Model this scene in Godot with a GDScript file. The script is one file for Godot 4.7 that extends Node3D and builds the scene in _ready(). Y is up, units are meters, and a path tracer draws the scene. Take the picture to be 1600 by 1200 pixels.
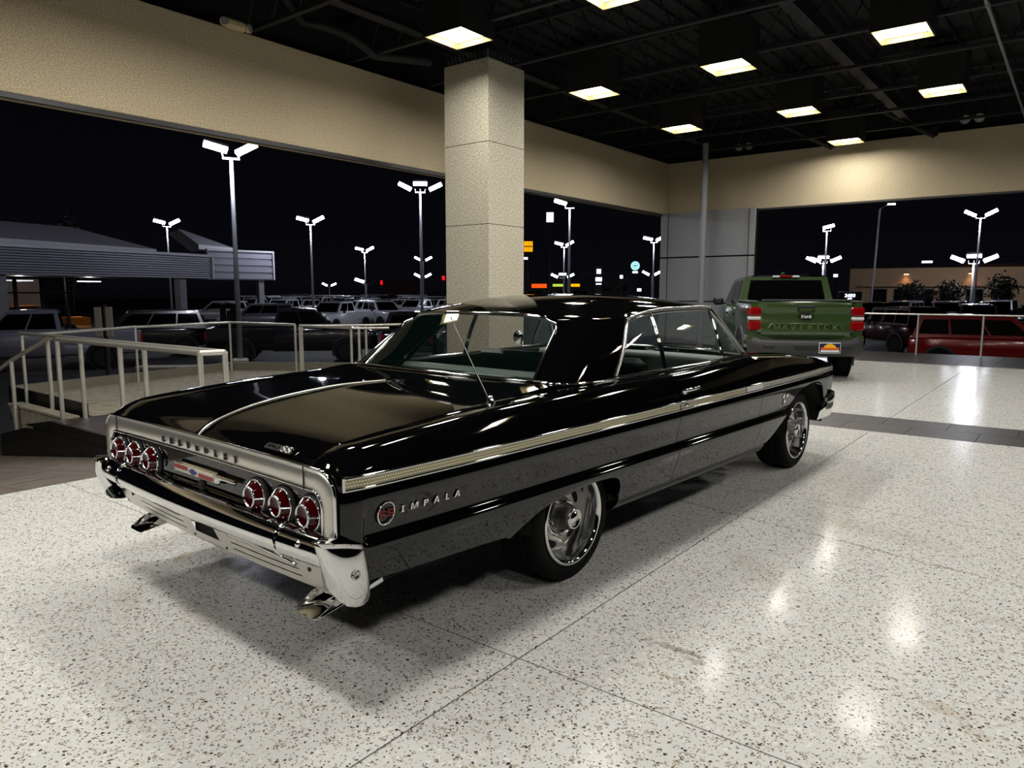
extends Node3D

# ---------------------------------------------------------------- scene constants
const LOT := -1.05          # level of the parking lot below the showroom platform
const LAMP_Y := 4.74        # lower rim of the ceiling lamps
const BEAM_LOW := 3.52
const BEAM_TOP := 4.9

var M := {}                 # materials
var taken := {}             # names in use
var shared := {}            # shared meshes
var rng := RandomNumberGenerator.new()


func _ready() -> void:
	rng.seed = 1964
	view_and_light()
	make_materials()
	make_structure()
	make_ceiling()
	make_ceiling_lamps()
	make_column()
	make_ramp_and_rails()
	make_impala()
	make_pickup()
	make_lot()
	make_lot_lamps()
	make_lot_vehicles()
	make_far_buildings()
	make_signs()
	make_small_fixtures()


func view_and_light() -> void:
	var cam := Camera3D.new()
	cam.name = "camera"
	cam.fov = 55.55
	cam.near = 0.05
	cam.far = 600.0
	add_child(cam)
	cam.position = Vector3(0, 1.3925, 0)
	cam.rotation = Vector3(-0.1254, 0.6614, 0.0006)
	cam.current = true
	var env := Environment.new()
	var sky := Sky.new()
	var ps := ProceduralSkyMaterial.new()
	ps.sky_top_color = Color(0.010, 0.012, 0.020)
	ps.sky_horizon_color = Color(0.030, 0.032, 0.045)
	ps.ground_bottom_color = Color(0.008, 0.008, 0.010)
	ps.ground_horizon_color = Color(0.020, 0.020, 0.026)
	sky.sky_material = ps
	env.background_mode = Environment.BG_SKY
	env.sky = sky
	env.tonemap_mode = Environment.TONE_MAPPER_LINEAR
	env.tonemap_exposure = 1.0
	env.sdfgi_enabled = true
	env.ssao_enabled = true
	env.ssil_enabled = true
	var we := WorldEnvironment.new()
	we.name = "environment"
	we.environment = env
	add_child(we)


# ---------------------------------------------------------------- mesh builder
class MB:
	var st := SurfaceTool.new()
	var n := 0

	func _init() -> void:
		st.begin(Mesh.PRIMITIVE_TRIANGLES)
		st.set_smooth_group(-1)

	func tri(a: Vector3, b: Vector3, c: Vector3) -> void:
		if (b - a).cross(c - a).length_squared() < 1e-16:
			return
		st.add_vertex(a)
		st.add_vertex(b)
		st.add_vertex(c)
		n += 1

	func quad(a: Vector3, b: Vector3, c: Vector3, d: Vector3) -> void:
		tri(a, b, c)
		tri(a, c, d)

	# rows of points; smooth over the whole grid
	func grid(rows: Array, closed := false, group := 0) -> void:
		st.set_smooth_group(group)
		for i in rows.size() - 1:
			var p: PackedVector3Array = rows[i]
			var q: PackedVector3Array = rows[i + 1]
			var m := p.size()
			for j in (m if closed else m - 1):
				var k := (j + 1) % m
				tri(p[j], p[k], q[k])
				tri(p[j], q[k], q[j])
		st.set_smooth_group(-1)

	func fan(p: PackedVector3Array) -> void:
		var c := Vector3.ZERO
		for v in p:
			c += v
		c /= p.size()
		for j in p.size():
			tri(c, p[j], p[(j + 1) % p.size()])

	# box with chamfered edges
	func box(c: Vector3, s: Vector3, bev := 0.0, b := Basis.IDENTITY) -> void:
		var h := s * 0.5
		if bev <= 0.0:
			var v := []
			for x in [-1, 1]:
				for y in [-1, 1]:
					for z in [-1, 1]:
						v.append(c + b * Vector3(h.x * x, h.y * y, h.z * z))
			for f in [[0, 1, 3, 2], [4, 6, 7, 5], [0, 4, 5, 1], [2, 3, 7, 6], [0, 2, 6, 4], [1, 5, 7, 3]]:
				quad(v[f[0]], v[f[1]], v[f[2]], v[f[3]])
			return
		var e := minf(bev, minf(h.x, minf(h.y, h.z)) * 0.95)
		# six faces
		for ax in 3:
			var u := (ax + 1) % 3
			var w := (ax + 2) % 3
			for sg in [-1.0, 1.0]:
				var q := []
				for t in [[-1, -1], [1, -1], [1, 1], [-1, 1]]:
					var p := Vector3.ZERO
					p[ax] = sg * h[ax]
					p[u] = t[0] * (h[u] - e)
					p[w] = t[1] * (h[w] - e)
					q.append(c + b * p)
				if sg > 0:
					quad(q[3], q[2], q[1], q[0])
				else:
					quad(q[0], q[1], q[2], q[3])
			# twelve edges
			for s1 in [-1.0, 1.0]:
				for s2 in [-1.0, 1.0]:
					var q := []
					for t in [[-1, 0], [1, 0], [1, 1], [-1, 1]]:
						var p := Vector3.ZERO
						p[ax] = t[0] * (h[ax] - e)
						p[u] = s1 * (h[u] - (e if t[1] == 0 else 0.0))
						p[w] = s2 * (h[w] - (0.0 if t[1] == 0 else e))
						q.append(c + b * p)
					if s1 * s2 > 0:
						quad(q[0], q[1], q[2], q[3])
					else:
						quad(q[3], q[2], q[1], q[0])
		for sx in [-1.0, 1.0]:
			for sy in [-1.0, 1.0]:
				for sz in [-1.0, 1.0]:
					var p1 := c + b * Vector3(sx * h.x, sy * (h.y - e), sz * (h.z - e))
					var p2 := c + b * Vector3(sx * (h.x - e), sy * h.y, sz * (h.z - e))
					var p3 := c + b * Vector3(sx * (h.x - e), sy * (h.y - e), sz * h.z)
					if sx * sy * sz > 0:
						tri(p1, p3, p2)
					else:
						tri(p1, p2, p3)

	# round bar along a path
	func tube(path: Array, r: float, k := 10, cap := true, loop := false, flat := 1.0, up0 := Vector3.UP) -> void:
		var rows := []
		var m := path.size()
		for i in m:
			var a: Vector3 = path[i]
			var d: Vector3
			if loop:
				d = path[(i + 1) % m] - path[(i + m - 1) % m]
			else:
				d = path[mini(i + 1, m - 1)] - path[maxi(i - 1, 0)]
			d = d.normalized()
			var up := up0 if absf(d.dot(up0)) < 0.95 else Vector3.RIGHT
			var sx := d.cross(up).normalized()
			var sy := sx.cross(d).normalized()
			var ring := PackedVector3Array()
			for j in k:
				var t := TAU * j / k
				ring.append(a + sx * cos(t) * r * flat + sy * sin(t) * r)
			rows.append(ring)
		if loop:
			rows.append(rows[0])
		grid(rows, true, 0)
		if cap and not loop:
			fan(rows[0])
			fan(rows[m - 1])

	# profile of (radius, along) spun round an axis
	func lathe(prof: Array, tr: Transform3D, k := 32, group := 0) -> void:
		var rows := []
		for p in prof:
			var ring := PackedVector3Array()
			for j in k:
				var t := TAU * j / k
				ring.append(tr * Vector3(p[1], cos(t) * p[0], sin(t) * p[0]))
			rows.append(ring)
		grid(rows, true, group)

	# polygon in the xy plane of tr, thickness along its z
	func prism(poly: Array, depth: float, tr: Transform3D, inset := 0.0) -> void:
		var pl := PackedVector2Array(poly)
		var idx := Geometry2D.triangulate_polygon(pl)
		var f := PackedVector3Array()
		var g := PackedVector3Array()
		var cen := Vector2.ZERO
		for p in pl:
			cen += p / pl.size()
		for p in pl:
			var q: Vector2 = p if inset == 0.0 else p + (cen - p).normalized() * inset
			f.append(tr * Vector3(q.x, q.y, depth * 0.5))
			g.append(tr * Vector3(p.x, p.y, -depth * 0.5))
		for i in range(0, idx.size(), 3):
			tri(f[idx[i]], f[idx[i + 1]], f[idx[i + 2]])
			tri(g[idx[i + 2]], g[idx[i + 1]], g[idx[i]])
		for i in pl.size():
			var j := (i + 1) % pl.size()
			quad(f[i], g[i], g[j], f[j])

	func done() -> ArrayMesh:
		st.generate_normals()
		return st.commit()


# ---------------------------------------------------------------- naming helpers
func numbered(called: String) -> String:
	if not taken.has(called):
		taken[called] = 0
		return called
	taken[called] += 1
	return "%s_%03d" % [called, taken[called]]


func tag(o: Node, label: String, category := "", group := "", kind := "") -> void:
	if label:
		o.set_meta("label", label)
	if category:
		o.set_meta("category", category)
	if group:
		o.set_meta("group", group)
	if kind:
		o.set_meta("kind", kind)


func thing(called: String, label: String, category: String, at := Vector3.ZERO, turn := 0.0, group := "") -> Node3D:
	var o := Node3D.new()
	o.name = numbered(called)
	add_child(o)
	o.position = at
	o.rotation.y = turn
	tag(o, label, category, group)
	return o


func inst(called: String, mesh: Mesh, material: Material, parent: Node = null) -> MeshInstance3D:
	var o := MeshInstance3D.new()
	o.mesh = mesh
	o.material_override = material
	if parent == null:
		o.name = numbered(called)
		add_child(o)
	else:
		o.name = called
		parent.add_child(o, true)
	return o


func part(called: String, mb: MB, material: Material, parent: Node, label := "") -> MeshInstance3D:
	var o := inst(called, mb.done(), material, parent)
	if label:
		o.set_meta("label", label)
	return o


func structure(called: String, mb: MB, material: Material, label := "", category := "") -> MeshInstance3D:
	var o := inst(called, mb.done(), material)
	tag(o, label, category, "", "structure")
	return o


func copy_of(o: Node3D, at: Vector3, turn: float, label: String) -> Node3D:
	var c: Node3D = o.duplicate()
	var base := String(o.name)
	if base.length() > 4 and base[base.length() - 4] == "_" and base.right(3).is_valid_int():
		base = base.left(base.length() - 4)
	c.name = numbered(base)
	add_child(c)
	c.position = at
	c.rotation.y = turn
	c.set_meta("label", label)
	return c


# smooth curve through (x, value) pairs
func lut(t: Array, x: float) -> float:
	var n := t.size()
	if x <= t[0][0]:
		return t[0][1]
	if x >= t[n - 1][0]:
		return t[n - 1][1]
	var i := 0
	while x > t[i + 1][0]:
		i += 1
	var x0: float = t[i][0]
	var x1: float = t[i + 1][0]
	var y0: float = t[i][1]
	var y1: float = t[i + 1][1]
	var d := (y1 - y0) / (x1 - x0)
	var d0 := d
	var d1 := d
	if i > 0:
		var e: float = (y0 - t[i - 1][1]) / (x0 - t[i - 1][0])
		d0 = 0.0 if e * d <= 0 else 2.0 * e * d / (e + d)
	if i < n - 2:
		var e: float = (t[i + 2][1] - y1) / (t[i + 2][0] - x1)
		d1 = 0.0 if e * d <= 0 else 2.0 * e * d / (e + d)
	var h := x1 - x0
	var u := (x - x0) / h
	return y0 * (1 + 2 * u) * (1 - u) * (1 - u) + d0 * h * u * (1 - u) * (1 - u) + y1 * u * u * (3 - 2 * u) + d1 * h * u * u * (u - 1)


func lin(t: Array, x: float) -> float:
	var n := t.size()
	if x <= t[0][0]:
		return t[0][1]
	for i in n - 1:
		if x <= t[i + 1][0]:
			return lerpf(t[i][1], t[i + 1][1], (x - t[i][0]) / (t[i + 1][0] - t[i][0]))
	return t[n - 1][1]


func frange(a: float, b: float, step: float) -> Array[float]:
	var out: Array[float] = []
	var n := maxi(1, int(ceil(absf(b - a) / step)))
	for i in n + 1:
		out.append(a + (b - a) * i / n)
	return out


func text(words: String, height: float, depth: float, serif := false, bold := false) -> TextMesh:
	var t := TextMesh.new()
	var f := SystemFont.new()
	f.font_names = PackedStringArray(["Droid Serif" if serif else "Droid Sans"])
	if bold:
		f.font_weight = 700
	t.font = f
	t.font_size = 64
	t.pixel_size = height / 46.0
	t.depth = depth
	t.text = words
	t.curve_step = 2.0
	return t


# ---------------------------------------------------------------- materials
func mat(key: String, col: Color, rough := 0.5, metal := 0.0) -> StandardMaterial3D:
	var m := StandardMaterial3D.new()
	m.resource_name = key
	m.albedo_color = col
	m.roughness = rough
	m.metallic = metal
	m.cull_mode = BaseMaterial3D.CULL_DISABLED
	M[key] = m
	return m


func glow(key: String, col: Color, energy: float) -> StandardMaterial3D:
	var m := mat(key, col, 0.5)
	m.emission_enabled = true
	m.emission = col
	m.emission_energy_multiplier = energy
	return m


func pane(key: String, col: Color, alpha: float) -> StandardMaterial3D:
	var m := mat(key, col, 0.02)
	m.transparency = BaseMaterial3D.TRANSPARENCY_ALPHA
	m.albedo_color = Color(col, alpha)
	return m


func noise_tex(freq: float, a: Color, b: Color, seed_: int, size := 512, octaves := 4) -> NoiseTexture2D:
	var n := FastNoiseLite.new()
	n.seed = seed_
	n.frequency = freq
	n.fractal_octaves = octaves
	var t := NoiseTexture2D.new()
	t.width = size
	t.height = size
	t.seamless = true
	t.noise = n
	var g := Gradient.new()
	g.set_color(0, a)
	g.set_color(1, b)
	g.set_offset(0, 0.28)
	g.set_offset(1, 0.72)
	t.color_ramp = g
	return t


func triplanar(m: StandardMaterial3D, tex: Texture2D, metres: float) -> void:
	m.albedo_texture = tex
	m.uv1_triplanar = true
	m.uv1_world_triplanar = true
	m.uv1_scale = Vector3.ONE / metres


func terrazzo_image() -> ImageTexture:
	var n := 1536
	var px := PackedByteArray()
	px.resize(n * n * 3)
	var r := RandomNumberGenerator.new()
	r.seed = 7
	var base := Color8(210, 210, 209)
	var pool := []
	for i in 64:
		var t := r.randf_range(-7, 7)
		var w := r.randf_range(-2, 2)
		pool.append([clampi(int(base.r8 + t + w), 0, 255), clampi(int(base.g8 + t), 0, 255), clampi(int(base.b8 + t - w), 0, 255)])
	var row := PackedByteArray()
	var strips := []
	for k in 12:
		row = PackedByteArray()
		for i in n:
			var c: Array = pool[r.randi() & 63]
			row.append(c[0])
			row.append(c[1])
			row.append(c[2])
		strips.append(row)
	px = PackedByteArray()
	for y in n:
		var s: PackedByteArray = strips[r.randi() % 12]
		var cut := (r.randi() % n) * 3
		px.append_array(s.slice(cut))
		px.append_array(s.slice(0, cut))
	var dark := [[50, 42, 40], [72, 58, 50], [46, 42, 42], [92, 74, 66], [112, 98, 90], [80, 70, 66], [134, 120, 110], [118, 94, 80]]
	var pale := [[226, 224, 220], [190, 184, 172], [170, 163, 152], [216, 212, 204]]
	for pass_ in 2:
		var count := 9000 if pass_ == 0 else 25000
		for i in count:
			var c: Array = pale[r.randi() % pale.size()] if pass_ == 0 else dark[r.randi() % dark.size()]
			var rad := r.randf_range(2.0, 6.5) if pass_ == 0 else (r.randf_range(0.9, 2.4) if r.randf() < 0.9 else r.randf_range(2.4, 4.2))
			var el := r.randf_range(0.4, 1.0)
			var an := r.randf() * PI
			var ca := cos(an)
			var sa := sin(an)
			var cx := r.randi() % n
			var cy := r.randi() % n
			var ph := r.randf() * TAU
			var k := int(ceil(rad))
			for dy in range(-k, k + 1):
				for dx in range(-k, k + 1):
					var u := ca * dx + sa * dy
					var v := (-sa * dx + ca * dy) / el
					var q := rad * (1.0 + 0.22 * sin(3.0 * atan2(v, u) + ph))
					if u * u + v * v < q * q:
						var at := (posmod(cy + dy, n) * n + posmod(cx + dx, n)) * 3
						px[at] = c[0]
						px[at + 1] = c[1]
						px[at + 2] = c[2]
	var im := Image.create_from_data(n, n, false, Image.FORMAT_RGB8, px)
	im.generate_mipmaps()
	return ImageTexture.create_from_image(im)


# rust and dirt marks lying on the terrazzo, in the places where the photograph shows them
func stain_image() -> ImageTexture:
	var n := 2048
	var im := Image.create(n, n, false, Image.FORMAT_RGBA8)
	im.fill(Color(0.45, 0.36, 0.25, 0.0))
	var no := FastNoiseLite.new()
	no.seed = 3
	no.frequency = 0.09
	no.fractal_octaves = 4
	# x, z, half length, half width, turn, colour, strength
	var spots := [
		[-1.14, -2.54, 0.13, 0.030, -0.02, Color(0.40, 0.36, 0.30), 0.55],
		[-1.06, -2.50, 0.07, 0.022, -0.02, Color(0.40, 0.36, 0.30), 0.45],
		[-1.21, -2.34, 0.04, 0.018, 0.0, Color(0.60, 0.46, 0.32), 0.4],
		[-1.09, -2.33, 0.07, 0.016, 0.0, Color(0.56, 0.44, 0.31), 0.45],
		[-0.96, -2.68, 0.05, 0.012, 0.0, Color(0.60, 0.50, 0.38), 0.4],
		[-0.27, -2.71, 0.09, 0.05, 0.35, Color(0.62, 0.53, 0.40), 0.35],
		[-0.17, -2.62, 0.08, 0.03, 0.35, Color(0.60, 0.52, 0.40), 0.3],
		[-0.88, -3.03, 0.05, 0.015, 0.0, Color(0.48, 0.40, 0.32), 0.4],
		[-3.66, -1.86, 0.09, 0.035, 1.0, Color(0.68, 0.56, 0.34), 0.4],
		[-3.52, -2.02, 0.08, 0.03, 1.0, Color(0.66, 0.55, 0.36), 0.3],
		[-3.35, -1.45, 0.20, 0.08, 0.4, Color(0.58, 0.54, 0.46), 0.22],
		[-2.95, -1.55, 0.22, 0.07, 0.3, Color(0.58, 0.54, 0.46), 0.2],
		[-0.1, -3.6, 0.3, 0.06, 0.2, Color(0.55, 0.51, 0.44), 0.2],
		[-1.2, -3.55, 0.5, 0.12, 0.8, Color(0.55, 0.51, 0.44), 0.2],
		[-0.9, -4.6, 0.6, 0.16, 0.2, Color(0.55, 0.51, 0.44), 0.2],
	]
	for s in spots:
		var cx := (float(s[0]) + 8.0) / 12.0 * n
		var cy := (float(s[1]) + 10.0) / 12.0 * n
		var k := int(float(s[2]) / 12.0 * n * 1.5) + 3
		var ca := cos(float(s[4]))
		var sa := sin(float(s[4]))
		for dy in range(-k, k + 1):
			for dx in range(-k, k + 1):
				var u: float = (ca * dx + sa * dy) * 12.0 / n / float(s[2])
				var v: float = (-sa * dx + ca * dy) * 12.0 / n / float(s[3])
				var d := sqrt(u * u + v * v) + 0.75 * no.get_noise_2d(cx + dx * 2.0, cy + dy * 2.0)
				if d < 0.85:
					var c: Color = s[5]
					im.set_pixel(clampi(int(cx) + dx, 0, n - 1), clampi(int(cy) + dy, 0, n - 1), Color(c, float(s[6]) * (1.0 if d < 0.6 else 0.55)))
	# hairline crack wandering across the slab right of the car
	var x := -2.3
	while x < 1.2:
		var z := -4.13 - 0.18 * (-0.19 - x) + 0.03 * no.get_noise_1d(x * 300.0) + 0.012 * no.get_noise_1d(x * 1100.0)
		var px := int((x + 8.0) / 12.0 * n)
		var pz := int((z + 10.0) / 12.0 * n)
		im.set_pixel(px, pz, Color(0.22, 0.19, 0.17, 0.8 if no.get_noise_1d(x * 150.0) > -0.25 else 0.35))
		x += 0.003
	return ImageTexture.create_from_image(im)


func make_materials() -> void:
	var te := mat("terrazzo", Color(0.95, 0.95, 0.94), 0.16)
	te.albedo_texture = terrazzo_image()
	te.detail_enabled = true
	te.detail_albedo = stain_image()
	te.detail_uv_layer = BaseMaterial3D.DETAIL_UV_2
	te.detail_blend_mode = BaseMaterial3D.BLEND_MODE_MIX
	te.roughness_texture = noise_tex(0.02, Color(0.75, 0.75, 0.75), Color(1, 1, 1), 21)
	te.roughness_texture_channel = BaseMaterial3D.TEXTURE_CHANNEL_RED
	te.metallic_specular = 0.12
	var jt := mat("joint", Color(0.10, 0.09, 0.085), 0.8)
	jt.metallic_specular = 0.2
	for i in 3:
		var t := mat("slate_%d" % i, [Color(0.235, 0.215, 0.205), Color(0.262, 0.238, 0.225), Color(0.215, 0.198, 0.192)][i], 0.42)
		triplanar(t, noise_tex(0.012, Color(0.78, 0.78, 0.78), Color(1, 1, 1), 30 + i), 0.7)
	var bt := mat("black_tile", Color(0.085, 0.08, 0.078), 0.4)
	triplanar(bt, noise_tex(0.015, Color(0.7, 0.7, 0.7), Color(1, 1, 1), 41), 0.6)
	var dr := mat("driveway_stone", Color(0.44, 0.40, 0.37), 0.5)
	triplanar(dr, noise_tex(0.012, Color(0.82, 0.82, 0.82), Color(1, 1, 1), 42), 1.2)
	var su := mat("stucco", Color(0.91, 0.845, 0.715), 0.95)
	triplanar(su, noise_tex(0.045, Color(0.82, 0.81, 0.79), Color(1, 1, 1), 43, 512, 5), 0.5)
	su.heightmap_enabled = true
	su.heightmap_texture = noise_tex(0.09, Color(0, 0, 0), Color(1, 1, 1), 44, 512, 3)
	su.heightmap_scale = 0.3
	var st := mat("stone_panel", Color(0.90, 0.87, 0.79), 0.9)
	triplanar(st, noise_tex(0.06, Color(0.72, 0.71, 0.69), Color(1, 1, 1), 45, 512, 4), 0.8)
	st.heightmap_enabled = true
	st.heightmap_texture = noise_tex(0.12, Color(0, 0, 0), Color(1, 1, 1), 46, 512, 3)
	st.heightmap_scale = 0.35
	mat("clad_panel", Color(0.58, 0.585, 0.60), 0.5, 0.1)
	mat("deck_black", Color(0.075, 0.075, 0.088), 0.8)
	mat("steel_black", Color(0.10, 0.10, 0.115), 0.65)
	mat("steel_grey", Color(0.50, 0.50, 0.52), 0.5, 0.1)
	mat("drip_edge", Color(0.27, 0.265, 0.27), 0.45, 0.5)
	mat("housing", Color(0.055, 0.055, 0.06), 0.7)
	mat("reflector", Color(0.80, 0.71, 0.47), 0.6)
	glow("lamp_glow", Color(1.0, 0.95, 0.80), 6.0)
	glow("street_glow", Color(0.93, 0.95, 1.0), 22.0)
	mat("cream_plastic", Color(0.80, 0.74, 0.58), 0.45)
	mat("bulb_glass", Color(0.55, 0.55, 0.55), 0.15)
	mat("stainless", Color(0.84, 0.83, 0.79), 0.34, 0.75)
	mat("brushed", Color(0.60, 0.585, 0.54), 0.42, 0.9)
	var co := mat("concrete", Color(0.60, 0.575, 0.50), 0.85)
	triplanar(co, noise_tex(0.015, Color(0.85, 0.85, 0.84), Color(1, 1, 1), 47), 1.4)
	var asp := mat("asphalt", Color(0.12, 0.12, 0.13), 0.7)
	triplanar(asp, noise_tex(0.01, Color(0.72, 0.72, 0.74), Color(1, 1, 1), 48), 6.0)
	mat("line_paint", Color(0.55, 0.55, 0.52), 0.8)
	# the black coupe
	var pb := mat("black_paint", Color(0.018, 0.018, 0.019), 0.03)
	pb.metallic_specular = 0.5
	mat("satin_black", Color(0.03, 0.03, 0.03), 0.55)
	mat("underbody", Color(0.02, 0.02, 0.02), 0.9)
	mat("chrome", Color(0.86, 0.86, 0.86), 0.045, 1.0)
	mat("smoked_chrome", Color(0.34, 0.34, 0.35), 0.22, 0.9)
	mat("stamped_green", Color(0.27, 0.37, 0.18), 0.3)
	mat("dull_chrome", Color(0.70, 0.69, 0.67), 0.22, 1.0)
	mat("aluminium", Color(0.80, 0.79, 0.76), 0.33, 0.85)
	var tu := mat("turned_aluminium", Color(0.88, 0.84, 0.71), 0.32, 0.75)
	tu.albedo_texture = dots_image()
	tu.uv1_triplanar = true
	tu.uv1_scale = Vector3(22, 22, 22)
	var ly := mat("lens_red", Color(0.22, 0.008, 0.016), 0.08)
	ly.metallic_specular = 0.4
	var ru := mat("rubber", Color(0.032, 0.032, 0.033), 0.75)
	ru.metallic_specular = 0.3
	mat("polished", Color(0.74, 0.74, 0.75), 0.10, 1.0)
	mat("wheel_silver", Color(0.80, 0.79, 0.76), 0.36, 0.45)
	mat("vinyl_teal", Color(0.54, 0.62, 0.585), 0.38)
	mat("vinyl_black", Color(0.035, 0.04, 0.04), 0.35)
	mat("headliner", Color(0.16, 0.17, 0.165), 0.9)
	pane("tint_glass", Color(0.03, 0.10, 0.085), 0.30)
	mat("emblem_red", Color(0.52, 0.02, 0.04), 0.25)
	mat("emblem_blue", Color(0.07, 0.10, 0.50), 0.25)
	mat("emblem_white", Color(0.78, 0.76, 0.70), 0.3)
	# other vehicles
	var paints := {
		"green": Color(0.185, 0.26, 0.12), "red": Color(0.52, 0.015, 0.03), "white": Color(0.83, 0.83, 0.86), "silver": Color(0.44, 0.44, 0.48),
		"charcoal": Color(0.085, 0.088, 0.095), "dark": Color(0.045, 0.045, 0.05), "maroon": Color(0.22, 0.02, 0.03), "yellow": Color(0.86, 0.50, 0.04), "blue": Color(0.04, 0.06, 0.12),
	}
	for k in paints:
		var p := mat("paint_" + k, paints[k], 0.22, 0.1)
		p.clearcoat_enabled = true
		p.clearcoat = 0.7
		p.clearcoat_roughness = 0.03
	mat("car_glass", Color(0.022, 0.024, 0.028), 0.03)
	mat("grey_plastic", Color(0.16, 0.16, 0.165), 0.55)
	mat("black_plastic", Color(0.05, 0.05, 0.052), 0.5)
	var tl := mat("tail_red", Color(0.50, 0.015, 0.03), 0.12)
	tl.metallic_specular = 0.5
	mat("lens_clear", Color(0.80, 0.80, 0.80), 0.1)
	mat("plate_blue", Color(0.05, 0.08, 0.24), 0.4)
	mat("plate_yellow", Color(0.93, 0.70, 0.05), 0.4)
	mat("plate_orange", Color(0.85, 0.36, 0.06), 0.4)
	mat("plate_white", Color(0.86, 0.86, 0.86), 0.4)
	mat("lettering_white", Color(0.9, 0.9, 0.9), 0.35)
	# buildings
	mat("metal_siding", Color(0.60, 0.60, 0.65), 0.4, 0.3)
	mat("metal_roof", Color(0.84, 0.84, 0.87), 0.5, 0.1)
	mat("dark_frame", Color(0.05, 0.05, 0.055), 0.5)
	mat("dark_window", Color(0.025, 0.026, 0.03), 0.05)
	mat("room_wall", Color(0.50, 0.46, 0.44), 0.9)
	mat("beige_wall", Color(0.50, 0.40, 0.30), 0.9)
	mat("brick_dim", Color(0.34, 0.24, 0.19), 0.9)
	mat("leaf_dark", Color(0.06, 0.09, 0.04), 0.8)
	mat("leaf_amber", Color(0.32, 0.24, 0.07), 0.8)
	mat("bark", Color(0.10, 0.08, 0.06), 0.9)
	glow("sign_yellow", Color(1.0, 0.62, 0.02), 1.6)
	glow("sign_white", Color(0.92, 0.96, 1.0), 2.2)
	glow("sign_teal", Color(0.62, 0.86, 0.88), 1.5)
	glow("sign_red", Color(1.0, 0.05, 0.06), 1.5)
	glow("sign_orange", Color(1.0, 0.30, 0.05), 1.4)
	glow("sign_lime", Color(0.80, 0.92, 0.30), 0.9)
	glow("warm_glow", Color(1.0, 0.80, 0.58), 8.0)
	mat("sign_dark", Color(0.03, 0.03, 0.04), 0.4)


func dots_image() -> ImageTexture:
	var n := 64
	var im := Image.create(n, n, false, Image.FORMAT_RGB8)
	for y in n:
		for x in n:
			var u := fmod(x / 16.0 + (0.5 if (y / 16) % 2 else 0.0), 1.0) - 0.5
			var v := fmod(y / 16.0, 1.0) - 0.5
			var d := sqrt(u * u + v * v)
			var g := 1.0 if d < 0.40 else 0.62
			im.set_pixel(x, y, Color(g, g, g))
	return ImageTexture.create_from_image(im)


# ---------------------------------------------------------------- floor, beams, ceiling
func slab_mesh(x0: float, x1: float, z0: float, z1: float) -> ArrayMesh:
	var st := SurfaceTool.new()
	st.begin(Mesh.PRIMITIVE_TRIANGLES)
	var e := 0.0035
	var top := [Vector3(x0 + e, 0, z0 + e), Vector3(x1 - e, 0, z0 + e), Vector3(x1 - e, 0, z1 - e), Vector3(x0 + e, 0, z1 - e)]
	var faces := [[top[0], top[1], top[2], top[3], Vector3.UP]]
	for i in 4:
		var a: Vector3 = top[i]
		var b: Vector3 = top[(i + 1) % 4]
		var d := Vector3(0, -0.03, 0)
		faces.append([a, a + d, b + d, b, (b - a).cross(Vector3.UP).normalized() * -1.0])
	for f in faces:
		for i in [0, 1, 2, 0, 2, 3]:
			var p: Vector3 = f[i]
			st.set_normal(f[4])
			st.set_uv(Vector2(p.x / 2.3, (p.z + p.y) / 2.3))
			st.set_uv2(Vector2((p.x + 8.0) / 12.0, (p.z + 10.0) / 12.0))
			st.add_vertex(p)
	return st.commit()


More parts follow.
